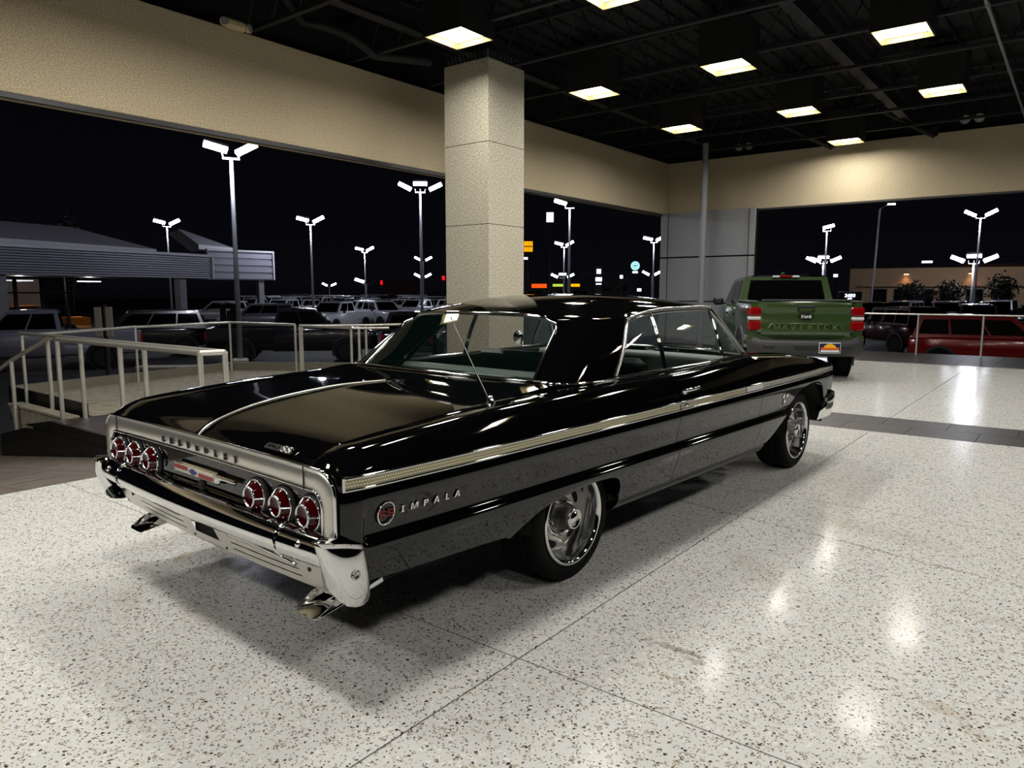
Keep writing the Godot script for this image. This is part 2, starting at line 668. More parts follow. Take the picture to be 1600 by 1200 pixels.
func make_structure() -> void:
	var fl := Node3D.new()
	fl.name = numbered("floor")
	add_child(fl)
	tag(fl, "speckled white terrazzo floor with dark slate tile bands", "floor", "", "structure")
	# mortar bed that shows in the joints
	var bed := MB.new()
	bed.box(Vector3(-0.4, -0.52, -6.2), Vector3(10.8, 1.028, 25.6))
	bed.box(Vector3(-7.27, -0.52, -11.04), Vector3(2.94, 1.028, 15.92))
	part("mortar_bed", bed, M.joint, fl)
	var xs := [-5.8, -5.52, -1.6, 2.3, 5.0]
	var za := [6.6, 3.75, 0.83, -2.1, -5.02, -7.95]
	var zb := [-8.95, -12.6, -16.2]
	for zz in [za, zb]:
		for i in xs.size() - 1:
			for j in zz.size() - 1:
				inst("terrazzo_slab", slab_mesh(xs[i], xs[i + 1], zz[j + 1], zz[j]), M.terrazzo, fl)
	# dark tiles: the cross band, the border at the far edge and the border at the left
	var tiles := {}
	var areas := [[-5.8, 5.0, -8.95, -7.95, 0.6, 0.5], [-8.74, 5.0, -19.0, -16.2, 0.62, 0.56], [-8.74, -5.8, -16.2, -3.08, 0.588, 0.5965]]
	for a in areas:
		var nx := int(round((a[1] - a[0]) / a[4]))
		var nz := int(round((a[3] - a[2]) / a[5]))
		var sx: float = (a[1] - a[0]) / nx
		var sz: float = (a[3] - a[2]) / nz
		var key := "%f %f" % [sx, sz]
		if not tiles.has(key):
			var b := MB.new()
			b.box(Vector3(0, -0.015, 0), Vector3(sx - 0.005, 0.03, sz - 0.005), 0.0012)
			tiles[key] = b.done()
		for j in nz:
			for i in nx:
				var off := 0.5 * sx if (j % 2 == 1 and a[4] == 0.6) else 0.0
				if off > 0 and i == nx - 1:
					continue
				var t := inst("slate_tile", tiles[key], M["slate_%d" % rng.randi_range(0, 2)], fl)
				t.position = Vector3(a[0] + sx * (i + 0.5) + off, 0, a[2] + sz * (j + 0.5))
	# beams of pale stucco over the two openings
	var b := MB.new()
	b.box(Vector3(-9.51, (BEAM_LOW + BEAM_TOP) / 2, -6.4), Vector3(0.42, BEAM_TOP - BEAM_LOW, 26.0), 0.012)
	structure("wall_left", b, M.stucco, "long beige stucco beam over the left opening", "beam")
	b = MB.new()
	b.box(Vector3(-0.6, (BEAM_LOW + BEAM_TOP) / 2, -19.21), Vector3(17.4, BEAM_TOP - BEAM_LOW, 0.42), 0.012)
	structure("wall_back", b, M.stucco, "beige stucco beam over the right opening behind the green pickup", "beam")
	b = MB.new()
	b.box(Vector3(-9.31, BEAM_LOW - 0.03, -6.3), Vector3(0.05, 0.06, 25.6), 0.004)
	structure("trim_1", b, M.drip_edge, "grey metal drip edge under the left beam", "trim")
	b = MB.new()
	b.box(Vector3(0.7, BEAM_LOW - 0.02, -19.01), Vector3(14.8, 0.035, 0.05), 0.004)
	structure("trim_2", b, M.drip_edge, "thin metal drip edge under the far beam", "trim")
	# grey clad corner under the beams
	var pw := thing("panel_wall", "flat grey metal clad corner wall behind the green pickup", "wall", Vector3(0, 0, -18.66))
	var core := MB.new()
	core.box(Vector3(-8.02, 1.76, -0.14), Vector3(2.6, 3.5, 0.2))
	part("wall_core", core, M.joint, pw)
	for c in [[-9.32, -9.12], [-9.09, -6.87]]:
		for r in [[0.0, 1.13], [1.16, 2.31], [2.345, 3.52]]:
			var p := MB.new()
			p.box(Vector3((c[0] + c[1]) / 2, (r[0] + r[1]) / 2, 0), Vector3(c[1] - c[0], r[1] - r[0], 0.06), 0.006)
			part("cladding_panel", p, M.clad_panel, pw)
	for r in [[0.0, 1.13], [1.16, 2.31], [2.345, 3.52]]:
		var p := MB.new()
		p.box(Vector3(-6.77, (r[0] + r[1]) / 2, 0.02), Vector3(0.14, r[1] - r[0], 0.10), 0.006)
		part("edge_panel", p, M.clad_panel, pw)
	# slender pipe column in front of it
	var pc := thing("pipe_column", "slender pale grey steel pipe column standing before the grey clad wall", "column", Vector3(-7.47, 0, -17.2))
	var t := MB.new()
	t.tube([Vector3(0, 0.02, 0), Vector3(0, 4.95, 0)], 0.075, 16)
	part("pipe", t, M.steel_grey, pc)
	t = MB.new()
	t.box(Vector3(0, 0.011, 0), Vector3(0.3, 0.02, 0.3), 0.004)
	part("base_plate", t, M.steel_grey, pc)


func make_ceiling() -> void:
	var ce := Node3D.new()
	ce.name = numbered("ceiling")
	add_child(ce)
	tag(ce, "black ribbed metal roof deck", "ceiling", "", "structure")
	var d := MB.new()
	d.box(Vector3(-0.6, 5.75, -6.4), Vector3(18.2, 0.12, 26.4))
	part("roof_deck", d, M.deck_black, ce)
	for i in 58:
		var r := MB.new()
		r.box(Vector3(-9.4 + i * 0.305, 5.665, -6.4), Vector3(0.12, 0.05, 26.0))
		part("deck_rib", r, M.deck_black, ce)
	d = MB.new()
	d.box(Vector3(-9.66, 5.30, -6.4), Vector3(0.1, 0.8, 26.0))
	part("fascia", d, M.deck_black, ce)
	d = MB.new()
	d.box(Vector3(-0.6, 5.30, -19.37), Vector3(18.0, 0.8, 0.1))
	part("fascia", d, M.deck_black, ce)
	# open web joists run across, carried by girders
	var nth := ["first", "second", "third", "fourth", "fifth", "sixth", "seventh", "eighth", "ninth", "tenth", "eleventh", "twelfth", "thirteenth", "fourteenth", "fifteenth"]
	var z := -18.2
	var k := 0
	var cho := MB.new()
	cho.box(Vector3(-0.75, 5.56, 0), Vector3(17.7, 0.06, 0.09), 0.004)
	var top_chord := cho.done()
	cho = MB.new()
	cho.box(Vector3(-0.75, 4.98, 0), Vector3(17.7, 0.05, 0.08), 0.004)
	var low_chord := cho.done()
	cho = MB.new()
	for i in 29:
		var x := -9.5 + i * 0.6
		cho.tube([Vector3(x, 4.98, 0), Vector3(x + 0.3, 5.56, 0)], 0.014, 6, false)
		cho.tube([Vector3(x + 0.3, 5.56, 0), Vector3(x + 0.6, 4.98, 0)], 0.014, 6, false)
	var web := cho.done()
	while z < 5.0:
		var j := thing("roof_joist", "black open web steel joist under the roof deck, %s from the far beam" % nth[k], "joist", Vector3(0, 0, z), 0, "open web joists under the roof")
		inst("top_chord", top_chord, M.steel_black, j)
		inst("bottom_chord", low_chord, M.steel_black, j)
		inst("web", web, M.steel_black, j)
		z += 1.72
		k += 1
	for x in [-7.95, -3.35, 1.3]:
		var g := thing("roof_girder", "black steel girder running lengthwise above the joists, %s" % {-7.95: "nearest the left beam", -3.35: "the middle one", 1.3: "the one farthest right"}[x], "girder", Vector3(x, 0, -6.6), 0, "girders under the roof")
		for q in [[5.12, 0.02, 0.18], [5.28, 0.3, 0.02], [5.44, 0.02, 0.18]]:
			var m := MB.new()
			m.box(Vector3(0, q[0], 0), Vector3(q[2], q[1], 24.4))
			part("flange" if q[1] < 0.1 else "web_plate", m, M.steel_black, g)
	for x in [-5.05, -2.9]:
		var s := thing("diagonal_brace", "short black knee brace above the far beam, %s" % ("nearer the column" if x < -4 else "toward the right edge"), "brace", Vector3(x, 0, -18.9))
		var m := MB.new()
		m.tube([Vector3(0, 4.83, -0.05), Vector3(-0.9, 5.3, 1.4)], 0.05, 8)
		part("strut", m, M.steel_black, s)
		m = MB.new()
		m.box(Vector3(0, 4.93, -0.07), Vector3(0.16, 0.2, 0.12), 0.01)
		part("bracket", m, M.steel_black, s)
	var pp := thing("sprinkler_pipe", "pale grey sprinkler pipe running along the ceiling at right", "pipe")
	var m := MB.new()
	m.tube([Vector3(-1.22, 4.93, 5.5), Vector3(-1.22, 4.93, -18.9)], 0.022, 10)
	part("pipe", m, M.steel_grey, pp)
	for i in 6:
		m = MB.new()
		m.tube([Vector3(-1.22, 4.93, -18 + i * 3.4), Vector3(-1.22, 4.93, -17.9 + i * 3.4)], 0.032, 10)
		part("coupling", m, M.steel_grey, pp)


# ---------------------------------------------------------------- ceiling lamps
func make_ceiling_lamps() -> void:
	var spots := []
	var seen := {
		"-6.83 -7.62": "square ceiling lamp beside the top of the stone column", "-4.48 -7.62": "square ceiling lamp cut off by the top edge of the picture",
		"-6.83 -11.05": "square ceiling lamp just right of the stone column", "-4.48 -11.05": "square ceiling lamp in the middle of the ceiling, between the second and fourth rows",
		"-2.13 -11.05": "largest square ceiling lamp at the upper right", "-6.83 -14.5": "small square ceiling lamp nearest the beam corner",
		"-4.48 -14.5": "small square ceiling lamp between its nearer and farther neighbours over the pickup", "-2.13 -14.5": "square ceiling lamp at the far right near the white pipe",
		"-4.48 -17.95": "farthest square ceiling lamp, close before the far beam",
	}
	var xs := [-6.83, -4.48, -2.13, 2.57]
	var zs := [-17.95, -14.5, -11.05, -7.62, -4.18, -0.74, 2.7]
	for x in xs:
		for z in zs:
			if z == -17.95 and x != -4.48:
				continue
			spots.append([x, z])
	var shell := MB.new()
	var h := 0.62
	var w := 0.33
	for q in [[-1, 0], [1, 0], [0, -1], [0, 1]]:
		shell.box(Vector3(q[0] * w, h / 2, q[1] * w), Vector3(0.02 if q[0] else 2 * w + 0.02, h, 0.02 if q[1] else 2 * w + 0.02))
	shell.box(Vector3(0, h, 0), Vector3(2 * w + 0.02, 0.02, 2 * w + 0.02))
	var shell_m := shell.done()
	var refl := MB.new()
	var a := 0.315
	var b := 0.25
	var e := 0.05
	for i in 4:
		var t0 := Basis(Vector3.UP, i * PI / 2)
		refl.quad(t0 * Vector3(-a, 0.0, a), t0 * Vector3(a, 0.0, a), t0 * Vector3(b, e, b), t0 * Vector3(-b, e, b))
	var refl_m := refl.done()
	var lens := MB.new()
	lens.box(Vector3(0, e + 0.02, 0), Vector3(2 * b + 0.02, 0.02, 2 * b + 0.02))
	var lens_m := lens.done()
	var rod := MB.new()
	rod.tube([Vector3(0, h, 0), Vector3(0, 5.72 - LAMP_Y, 0)], 0.012, 6)
	var rod_m := rod.done()
	for s in spots:
		var key := "%.2f %.2f" % [s[0], s[1]]
		var lab: String = seen.get(key, "square black ceiling lamp overhead, outside the picture")
		var o := thing("ceiling_lamp", lab, "ceiling lamp", Vector3(s[0], LAMP_Y, s[1]), 0, "square lamps hanging from the showroom ceiling")
		inst("lamp_housing", shell_m, M.housing, o)
		inst("reflector", refl_m, M.reflector, o)
		inst("lamp_lens", lens_m, M.lamp_glow, o)
		inst("hanger", rod_m, M.steel_black, o)
		var l := AreaLight3D.new()
		l.name = "lamp_light"
		o.add_child(l, true)
		l.area_size = Vector2(0.44, 0.44)
		l.position = Vector3(0, e, 0)
		l.rotation.x = -PI / 2
		l.light_color = Color(1.0, 0.992, 0.97)
		l.light_energy = 5.6
		l.area_range = 40.0
		l.shadow_enabled = true


# ---------------------------------------------------------------- column
func make_column() -> void:
	var x0 := -7.29
	var z0 := -8.78
	var w := 0.9
	var o := thing("stone_column", "tall square column clad in pale speckled stone panels behind the car", "column", Vector3(x0 - w / 2, 0, z0 - w / 2))
	var core := MB.new()
	core.box(Vector3(0, 2.43, 0), Vector3(w - 0.05, 4.86, w - 0.05))
	part("column_core", core, M.joint, o)
	var rows := [[0.0, 1.195], [1.203, 2.43], [2.438, 3.66], [3.668, 4.88]]
	for r in rows:
		for f in 4:
			var b := MB.new()
			b.box(Vector3(0, (r[0] + r[1]) / 2, w / 2 - 0.02), Vector3(w - 0.002, r[1] - r[0], 0.04), 0.004)
			var p := part("stone_panel", b, M.stone_panel, o)
			p.rotation.y = f * PI / 2
	# bird spikes along the top edges of the column
	for e in 2:
		var sp := MB.new()
		for i in 11:
			var t := -w / 2 + 0.05 + i * (w - 0.1) / 10.0
			var c := Vector3(t, 4.88, w / 2 - 0.06) if e == 0 else Vector3(w / 2 - 0.06, 4.88, t)
			for s in [-1, 1]:
				sp.tube([c, c + Vector3(0.05 * s if e else 0.02 * s, 0.13, 0.05 * s if not e else 0.02 * s)], 0.004, 4, false)
		var sn := part("bird_spikes", sp, M.steel_grey, o)
		sn.set_meta("kind", "stuff")
	# conduit elbow left of the column head
	var c := thing("roof_conduit", "black bent conduit under the roof left of the column head", "conduit")
	var m := MB.new()
	var path := [Vector3(-9.2, 5.5, -6.6)]
	for i in 9:
		var t := PI / 2 * i / 8.0
		path.append(Vector3(-9.0 + 0.45 * sin(t) - 0.2, 5.2 - 0.25 + 0.3 * cos(t), -6.9 - 0.6 * t))
	path.append(Vector3(-8.3, 4.95, -8.6))
	m.tube(path, 0.07, 10)
	part("conduit_pipe", m, M.steel_black, c)


# ---------------------------------------------------------------- driveway, ramp and rails at the left
func make_ramp_and_rails() -> void:
	# driveway that slopes down and out from the terrazzo edge
	var dw := Node3D.new()
	dw.name = numbered("driveway")
	add_child(dw)
	tag(dw, "brown grey stone driveway sloping down left of the car", "driveway", "", "structure")
	var slope := func(x: float) -> float: return 0.0 if x > -5.8 else maxf((x + 5.8) * 0.132, LOT + 0.002)
	var tl := {}
	for i in 13:
		var xa := -5.8 - i * 0.6
		var xb := xa - 0.6
		for j in 16:
			var za := -3.06 + j * 0.6
			if i > 9 and j > 12:
				continue
			var g := MB.new()
			var e := 0.003
			var p := [Vector3(xa - e, slope.call(xa), za + e), Vector3(xb + e, slope.call(xb), za + e), Vector3(xb + e, slope.call(xb), za + 0.6 - e), Vector3(xa - e, slope.call(xa), za + 0.6 - e)]
			g.quad(p[0], p[1], p[2], p[3])
			for q in 4:
				var a: Vector3 = p[q]
				var b: Vector3 = p[(q + 1) % 4]
				g.quad(a, a - Vector3(0, 0.02, 0), b - Vector3(0, 0.02, 0), b)
			part("driveway_tile", g, M.driveway_stone, dw)
	var bed := MB.new()
	var bp := []
	for x in [-5.79, -9.0, -13.75]:
		bp.append([Vector3(x, slope.call(x) - 0.006, -3.06), Vector3(x, slope.call(x) - 0.006, 6.6)])
	for i in 2:
		bed.quad(bp[i][0], bp[i + 1][0], bp[i + 1][1], bp[i][1])
	part("driveway_bed", bed, M.driveway_stone, dw)
	# low black tiled wall beside it
	var lw := thing("tiled_kerb_wall", "low black tiled wall beside the driveway under the railing", "wall")
	var px := [-5.8, -6.52, -7.25, -8.0, -8.74, -9.5, -10.3]
	for i in px.size() - 1:
		var xa: float = px[i] - 0.003
		var xb: float = px[i + 1] + 0.003
		var ta := 0.0 if xa > -8.75 else (xa + 8.74) * 0.21
		var tb := 0.0 if xb > -8.75 else (xb + 8.74) * 0.21
		for band in 2:
			var lo := -0.62 if band == 0 else -0.12
			var hi := -0.125 if band == 0 else 0.3
			var ya := clampf(ta, lo, hi)
			var yb := clampf(tb, lo, hi)
			if maxf(ya, yb) - lo < 0.01:
				continue
			var m := MB.new()
			var fz := -3.07
			m.quad(Vector3(xa, lo, fz), Vector3(xa, ya, fz), Vector3(xb, yb, fz), Vector3(xb, lo, fz))
			m.quad(Vector3(xa, ya, fz), Vector3(xa, ya, fz - 0.03), Vector3(xb, yb, fz - 0.03), Vector3(xb, yb, fz))
			m.quad(Vector3(xa, lo, fz - 0.03), Vector3(xb, lo, fz - 0.03), Vector3(xb, yb, fz - 0.03), Vector3(xa, ya, fz - 0.03))
			part("wall_tile", m, M.black_tile, lw)
	var core := MB.new()
	core.prism([Vector2(-8.76, -1.0), Vector2(-8.76, -0.02), Vector2(-10.3, -0.35), Vector2(-10.3, -1.0)], 0.1, Transform3D(Basis.IDENTITY, Vector3(0, 0, -3.16)))
	part("wall_core", core, M.joint, lw)
	# pale concrete landing with kerbs
	var la := thing("concrete_landing", "pale concrete walkway with low kerbs inside the left railing", "walkway")
	var m := MB.new()
	m.prism([Vector2(-8.86, 3.55), Vector2(-11.4, 3.6), Vector2(-11.75, 5.36), Vector2(-12.1, 7.3), Vector2(-10.2, 8.6), Vector2(-8.75, 11.0), Vector2(-8.75, 3.6)], 0.5, Transform3D(Basis(Vector3.RIGHT, -PI / 2), Vector3(0, -0.27, 0)))
	part("landing_slab", m, M.concrete, la)
	var kerb := [[Vector3(-11.4, 0, -3.6), Vector3(-11.72, 0, -5.36)], [Vector3(-11.72, 0, -5.36), Vector3(-12.1, 0, -7.3)], [Vector3(-12.1, 0, -7.3), Vector3(-10.3, 0, -8.6)], [Vector3(-10.3, 0, -8.6), Vector3(-9.0, 0, -11.2)], [Vector3(-8.85, 0, -3.5), Vector3(-11.4, 0, -3.55)]]
	for k in kerb.size():
		var a: Vector3 = kerb[k][0]
		var b: Vector3 = kerb[k][1]
		m = MB.new()
		var d := b - a
		m.box((a + b) / 2 + Vector3(0, -0.1, 0), Vector3(0.03, 0.46, d.length()), 0.006, Basis(Vector3.UP, atan2(d.x, d.z)))
		part("kerb_plate", m, M.brushed if k < 4 else M.black_tile, la)
	m = MB.new()
	m.prism([Vector2(-8.8, -0.02), Vector2(-10.45, -0.02), Vector2(-10.3, -0.36), Vector2(-9.7, -0.24)], 0.08, Transform3D(Basis.IDENTITY, Vector3(0, 0, -3.28)))
	part("cheek_wall", m, M.concrete, la)
	m = MB.new()
	m.box(Vector3(-9.63, 0.0, -3.31), Vector3(1.7, 0.03, 0.16), 0.004)
	part("coping", m, M.concrete, la)
	# railings
	var T := 0.88
	rail("entry_railing", "nearest stainless railing at the left: twin bars closed by a loop beside the trunk", [
		[Vector3(-8.79, 0, -3.22), Vector3(-5.84, 0, -3.22), 0.024], [Vector3(-5.84, 0, -3.22), Vector3(-5.76, 0, -3.4), 0.024], [Vector3(-10.40, 0, -3.4), Vector3(-5.76, 0, -3.4), 0.024]],
		[Vector3(-8.79, 0, -3.22), Vector3(-7.31, 0, -3.22), Vector3(-5.84, 0, -3.22), Vector3(-9.56, 0, -3.4), Vector3(-8.66, 0, -3.4), Vector3(-7.2, 0, -3.4), Vector3(-5.76, 0, -3.4)], T)
	var hr := get_node("entry_railing")
	var g := MB.new()
	g.tube([Vector3(-9.45, T - 0.01, -3.40), Vector3(-10.08, 0.575, -3.18), Vector3(-10.9, 0.10, -2.9)], 0.024, 10)
	part("sloping_bar", g, M.stainless, hr)
	g = MB.new()
	g.tube([Vector3(-10.08, -0.42, -3.18), Vector3(-10.08, 0.565, -3.18)], 0.024, 10)
	part("post", g, M.stainless, hr)
	rail("ramp_railing", "stainless railing bending round the far side of the concrete walkway", [
		[Vector3(-10.47, 0, -3.44), Vector3(-11.6, 0, -5.36), 0.02], [Vector3(-11.6, 0, -5.36), Vector3(-12.0, 0, -7.2), 0.02], [Vector3(-12.0, 0, -7.2), Vector3(-10.3, 0, -7.36), 0.02]],
		[Vector3(-10.47, 0, -3.44), Vector3(-11.6, 0, -5.36), Vector3(-12.0, 0, -7.2), Vector3(-10.3, 0, -7.36)], 0.85)
	rail("platform_railing", "stainless railing with several close posts just left of the car roof", [
		[Vector3(-9.98, 0, -7.22), Vector3(-9.32, 0, -8.04), 0.02], [Vector3(-9.32, 0, -8.04), Vector3(-9.0, 0, -8.75), 0.02], [Vector3(-9.98, 0, -7.22), Vector3(-8.66, 0, -7.22), 0.018], [Vector3(-8.66, 0, -7.22), Vector3(-8.3, 0, -7.62), 0.018]],
		[Vector3(-9.98, 0, -7.22), Vector3(-9.32, 0, -8.04), Vector3(-8.72, 0, -7.23), Vector3(-8.6, 0, -7.28), Vector3(-10.12, 0, -7.36)], 0.85)
	# railing at the far right edge of the platform
	rail("far_railing", "thin stainless railing before the red sport utility vehicle at right", [
		[Vector3(-5.3, 0, -18.45), Vector3(4.6, 0, -18.45), 0.02]],
		[Vector3(-4.1, 0, -18.45), Vector3(-2.87, 0, -18.45), Vector3(-1.64, 0, -18.45), Vector3(-0.41, 0, -18.45), Vector3(0.82, 0, -18.45), Vector3(2.05, 0, -18.45), Vector3(3.3, 0, -18.45)], 0.905)


func rail(called: String, label: String, bars: Array, posts: Array, top: float) -> void:
	var o := thing(called, label, "railing")
	for b in bars:
		var m := MB.new()
		m.tube([b[0] + Vector3(0, top, 0), b[1] + Vector3(0, top, 0)], b[2], 12)
		part("rail_bar", m, M.stainless, o)
	for p in posts:
		var m := MB.new()
		m.tube([p - Vector3(0, 0.02, 0), p + Vector3(0, top, 0)], bars[0][2], 12)
		part("post", m, M.stainless, o)


# ---------------------------------------------------------------- the black coupe
# own axes: x to the right, y up, s forward from the rear axle (s = -z)
const C_RIDGE := [[-1.40, 0.792], [-1.385, 0.805], [-1.36, 0.828], [-1.32, 0.852], [-1.26, 0.872], [-1.15, 0.885], [-0.9, 0.903], [-0.5, 0.924], [0.0, 0.934], [0.5, 0.937], [1.0, 0.940], [1.6, 0.950], [2.1, 0.956], [2.5, 0.940], [3.0, 0.905], [3.4, 0.862], [3.6, 0.825]]
const C_WIDTH := [[-1.40, 0.942], [-1.36, 0.956], [-1.25, 0.968], [-0.6, 0.982], [1.0, 0.986], [2.2, 0.984], [3.0, 0.972], [3.4, 0.956], [3.62, 0.938]]
const C_LOW := [[-1.40, 0.405], [-1.0, 0.392], [-0.56, 0.372], [-0.545, 0.36], [-0.50, 0.382], [-0.43, 0.417], [-0.32, 0.459], [-0.1, 0.489], [0.05, 0.497], [0.17, 0.491], [0.225, 0.478], [0.262, 0.454], [0.284, 0.422], [0.296, 0.385], [0.302, 0.345], [0.31, 0.345], [2.18, 0.335], [2.24, 0.345], [2.5, 0.52], [2.62, 0.583], [2.77, 0.655], [2.9, 0.683], [3.02, 0.692], [3.14, 0.690], [3.23, 0.678], [3.30, 0.650], [3.345, 0.605], [3.372, 0.55], [3.387, 0.49], [3.394, 0.42], [3.62, 0.44]]
const C_SPINE := [[-1.402, 0.806], [-1.385, 0.825], [-1.35, 0.848], [-1.27, 0.877], [-1.14, 0.907], [-0.915, 0.936], [-0.666, 0.950], [-0.38, 0.946], [-0.02, 0.955]]
const C_ROOF := [[0.24, 1.281], [0.4, 1.322], [0.6, 1.357], [0.8, 1.375], [1.0, 1.382], [1.3, 1.380], [1.6, 1.363], [1.9, 1.330]]
const C_EDGE_X := [[0.26, 0.57], [0.30, 0.612], [0.38, 0.652], [0.5, 0.680], [0.74, 0.700], [1.1, 0.700], [1.85, 0.685]]
const C_EDGE_Y := [[0.26, 1.247], [0.38, 1.250], [0.55, 1.242], [0.74, 1.240], [0.82, 1.258], [0.95, 1.276], [1.2, 1.290], [1.6, 1.294], [1.85, 1.284]]


func cp(x: float, y: float, s: float) -> Vector3:
	return Vector3(x, y, -s)


func side_x(s: float, y: float) -> float:
	var ridge := lut(C_RIDGE, s)
	var w := lut(C_WIDTH, s)
	var k := smoothstep(-1.325, -1.295, s) * (1.0 - 0.9 * smoothstep(3.1, 3.5, s))
	var rib := 0.545 - 0.006 * (s + 1.3)
	var q := [[0.28, 0.062], [rib - 0.030, -0.003], [rib - 0.008, -0.006], [rib + 0.020, 0.021 * k - 0.003 * (1 - k)], [rib + 0.05, 0.019 * k - 0.003 * (1 - k)], [0.700, -0.006], [0.737, 0.003], [0.790, 0.003]]
	var sum := 0.0
	for t in [-1.0, -0.5, 0.0, 0.5, 1.0]:
		var yy: float = y + t * 0.007
		if yy > 0.79:
			var u := clampf((yy - 0.79) / maxf(ridge - 0.79, 0.01), 0.0, 1.2)
			sum += 0.003 + 0.066 * pow(u, 1.35)
		else:
			sum += lin(q, yy)
	return w - sum / 5.0


# one half section of the side from the inner top edge down to the sill
func side_row(s: float, sg: float, inner_x: float, inner_y: float) -> PackedVector3Array:
	var ridge := maxf(lut(C_RIDGE, s), 0.797)
	var low := lut(C_LOW, s)
	var out := PackedVector3Array()
	var drop := minf(0.026, (ridge - 0.790) * 0.6)
	var ys := ridge - drop
	var p0 := Vector2(inner_x, inner_y)
	var p2 := Vector2(side_x(s, ys), ys)
	var p1 := Vector2(side_x(s, ridge) - 0.004, ridge + 0.004)
	for i in 15:
		var t := i / 14.0
		var v := p0 * (1 - t) * (1 - t) + p1 * 2 * t * (1 - t) + p2 * t * t
		out.append(cp(v.x * sg, v.y, s))
	var rib := 0.545 - 0.006 * (s + 1.3)
	var keys := [ys, 0.79, 0.737, 0.700, rib + 0.05, rib + 0.020, rib - 0.008, rib - 0.030, 0.28]
	var subs := [7, 3, 5, 6, 5, 6, 4, 9]
	for i in subs.size():
		for j in subs[i]:
			var y := lerpf(keys[i], keys[i + 1], float(j + 1) / subs[i])
			y = maxf(y, low)
			out.append(cp(side_x(s, y) * sg, y, s))
	return out


func stations(a: float, b: float) -> Array[float]:
	var cuts := [[-1.40, -1.24, 0.008], [-1.24, -0.56, 0.05], [-0.56, -0.36, 0.012], [-0.36, 0.16, 0.035], [0.16, 0.25, 0.01], [0.25, 0.32, 0.003], [0.32, 2.18, 0.06], [2.18, 2.3, 0.012], [2.3, 2.7, 0.03], [2.7, 3.22, 0.035], [3.22, 3.34, 0.01], [3.34, 3.40, 0.003], [3.40, 3.62, 0.02]]
	var out: Array[float] = []
	for c in cuts:
		var lo := maxf(a, c[0])
		var hi := minf(b, c[1])
		if hi - lo < 1e-4:
			continue
		var f := frange(lo, hi, c[2])
		if out.size():
			f.pop_front()
		out.append_array(f)
	return out


func inner_of(s: float) -> Vector2:
	var r := lut(C_RIDGE, s)
	var x := lin([[-1.40, 0.772], [-0.45, 0.772], [-0.2, 0.80], [0.0, 0.835], [2.05, 0.835], [2.2, 0.76], [3.62, 0.735]], s)
	var y := r - lin([[-1.40, 0.004], [-1.3, 0.012], [-0.9, 0.012], [-0.3, 0.002], [0.0, -0.004], [2.05, -0.006], [2.3, 0.0], [3.62, 0.004]], s)
	return Vector2(x, y)


func side_panel(called: String, root: Node3D, sg: float, a: float, b: float) -> MeshInstance3D:
	var m := MB.new()
	var rows := []
	for s in stations(a, b):
		var p := inner_of(s)
		rows.append(side_row(s, sg, p.x, p.y))
	m.grid(rows)
	# turned-in flanges along both ends, so that the shut lines have depth
	for e in [0, rows.size() - 1]:
		var r: PackedVector3Array = rows[e]
		for j in r.size() - 1:
			var d := Vector3(-sg * 0.03, 0, 0)
			m.quad(r[j], r[j] + d, r[j + 1] + d, r[j + 1])
	# lip round the wheel opening and along the lower edge
	for i in rows.size() - 1:
		var u: PackedVector3Array = rows[i]
		var v: PackedVector3Array = rows[i + 1]
		var c: Vector3 = u[u.size() - 1]
		var d: Vector3 = v[v.size() - 1]
		var inn := Vector3(-sg * 0.045, 0.006, 0)
		m.quad(c, c + inn, d + inn, d)
	return part(called, m, M.black_paint, root)


func make_impala() -> void:
	var root := thing("coupe_car", "glossy black classic two door hardtop coupe seen from behind on the terrazzo floor", "car", Vector3(-2.746, 0, -2.9274), -0.0507)
	for sg in [1.0, -1.0]:
		var q := side_panel("quarter_panel", root, sg, -1.397, 0.853)
		var d := side_panel("door", root, sg, 0.858, 2.018)
		side_panel("front_fender", root, sg, 2.023, 3.615)
		coupe_rocker(root, sg)
		coupe_side_trim(root, q, d, sg)
		coupe_wheels(root, sg)
		coupe_windows(root, sg)
	coupe_deck(root)
	coupe_roof(root)
	coupe_front(root)
	coupe_under(root)
	coupe_tail(root)
	coupe_rear_bumper(root)
	coupe_interior(root)
	coupe_badges(root)


func coupe_rocker(root: Node3D, sg: float) -> void:
	var m := MB.new()
	var rows := []
	for s in frange(0.31, 2.2, 0.1):
		var w := lut(C_WIDTH, s)
		var r := PackedVector3Array()
		for p in [[0.048, 0.343], [0.050, 0.335], [0.062, 0.31], [0.085, 0.285], [0.12, 0.27], [0.2, 0.268]]:
			r.append(cp((w - p[0]) * sg, p[1] - 0.012 * (s - 0.31) / 1.9, s))
		rows.append(r)
	m.grid(rows)
	m.fan(rows[0])
	m.fan(rows[rows.size() - 1])
	part("rocker_panel", m, M.black_paint, root)


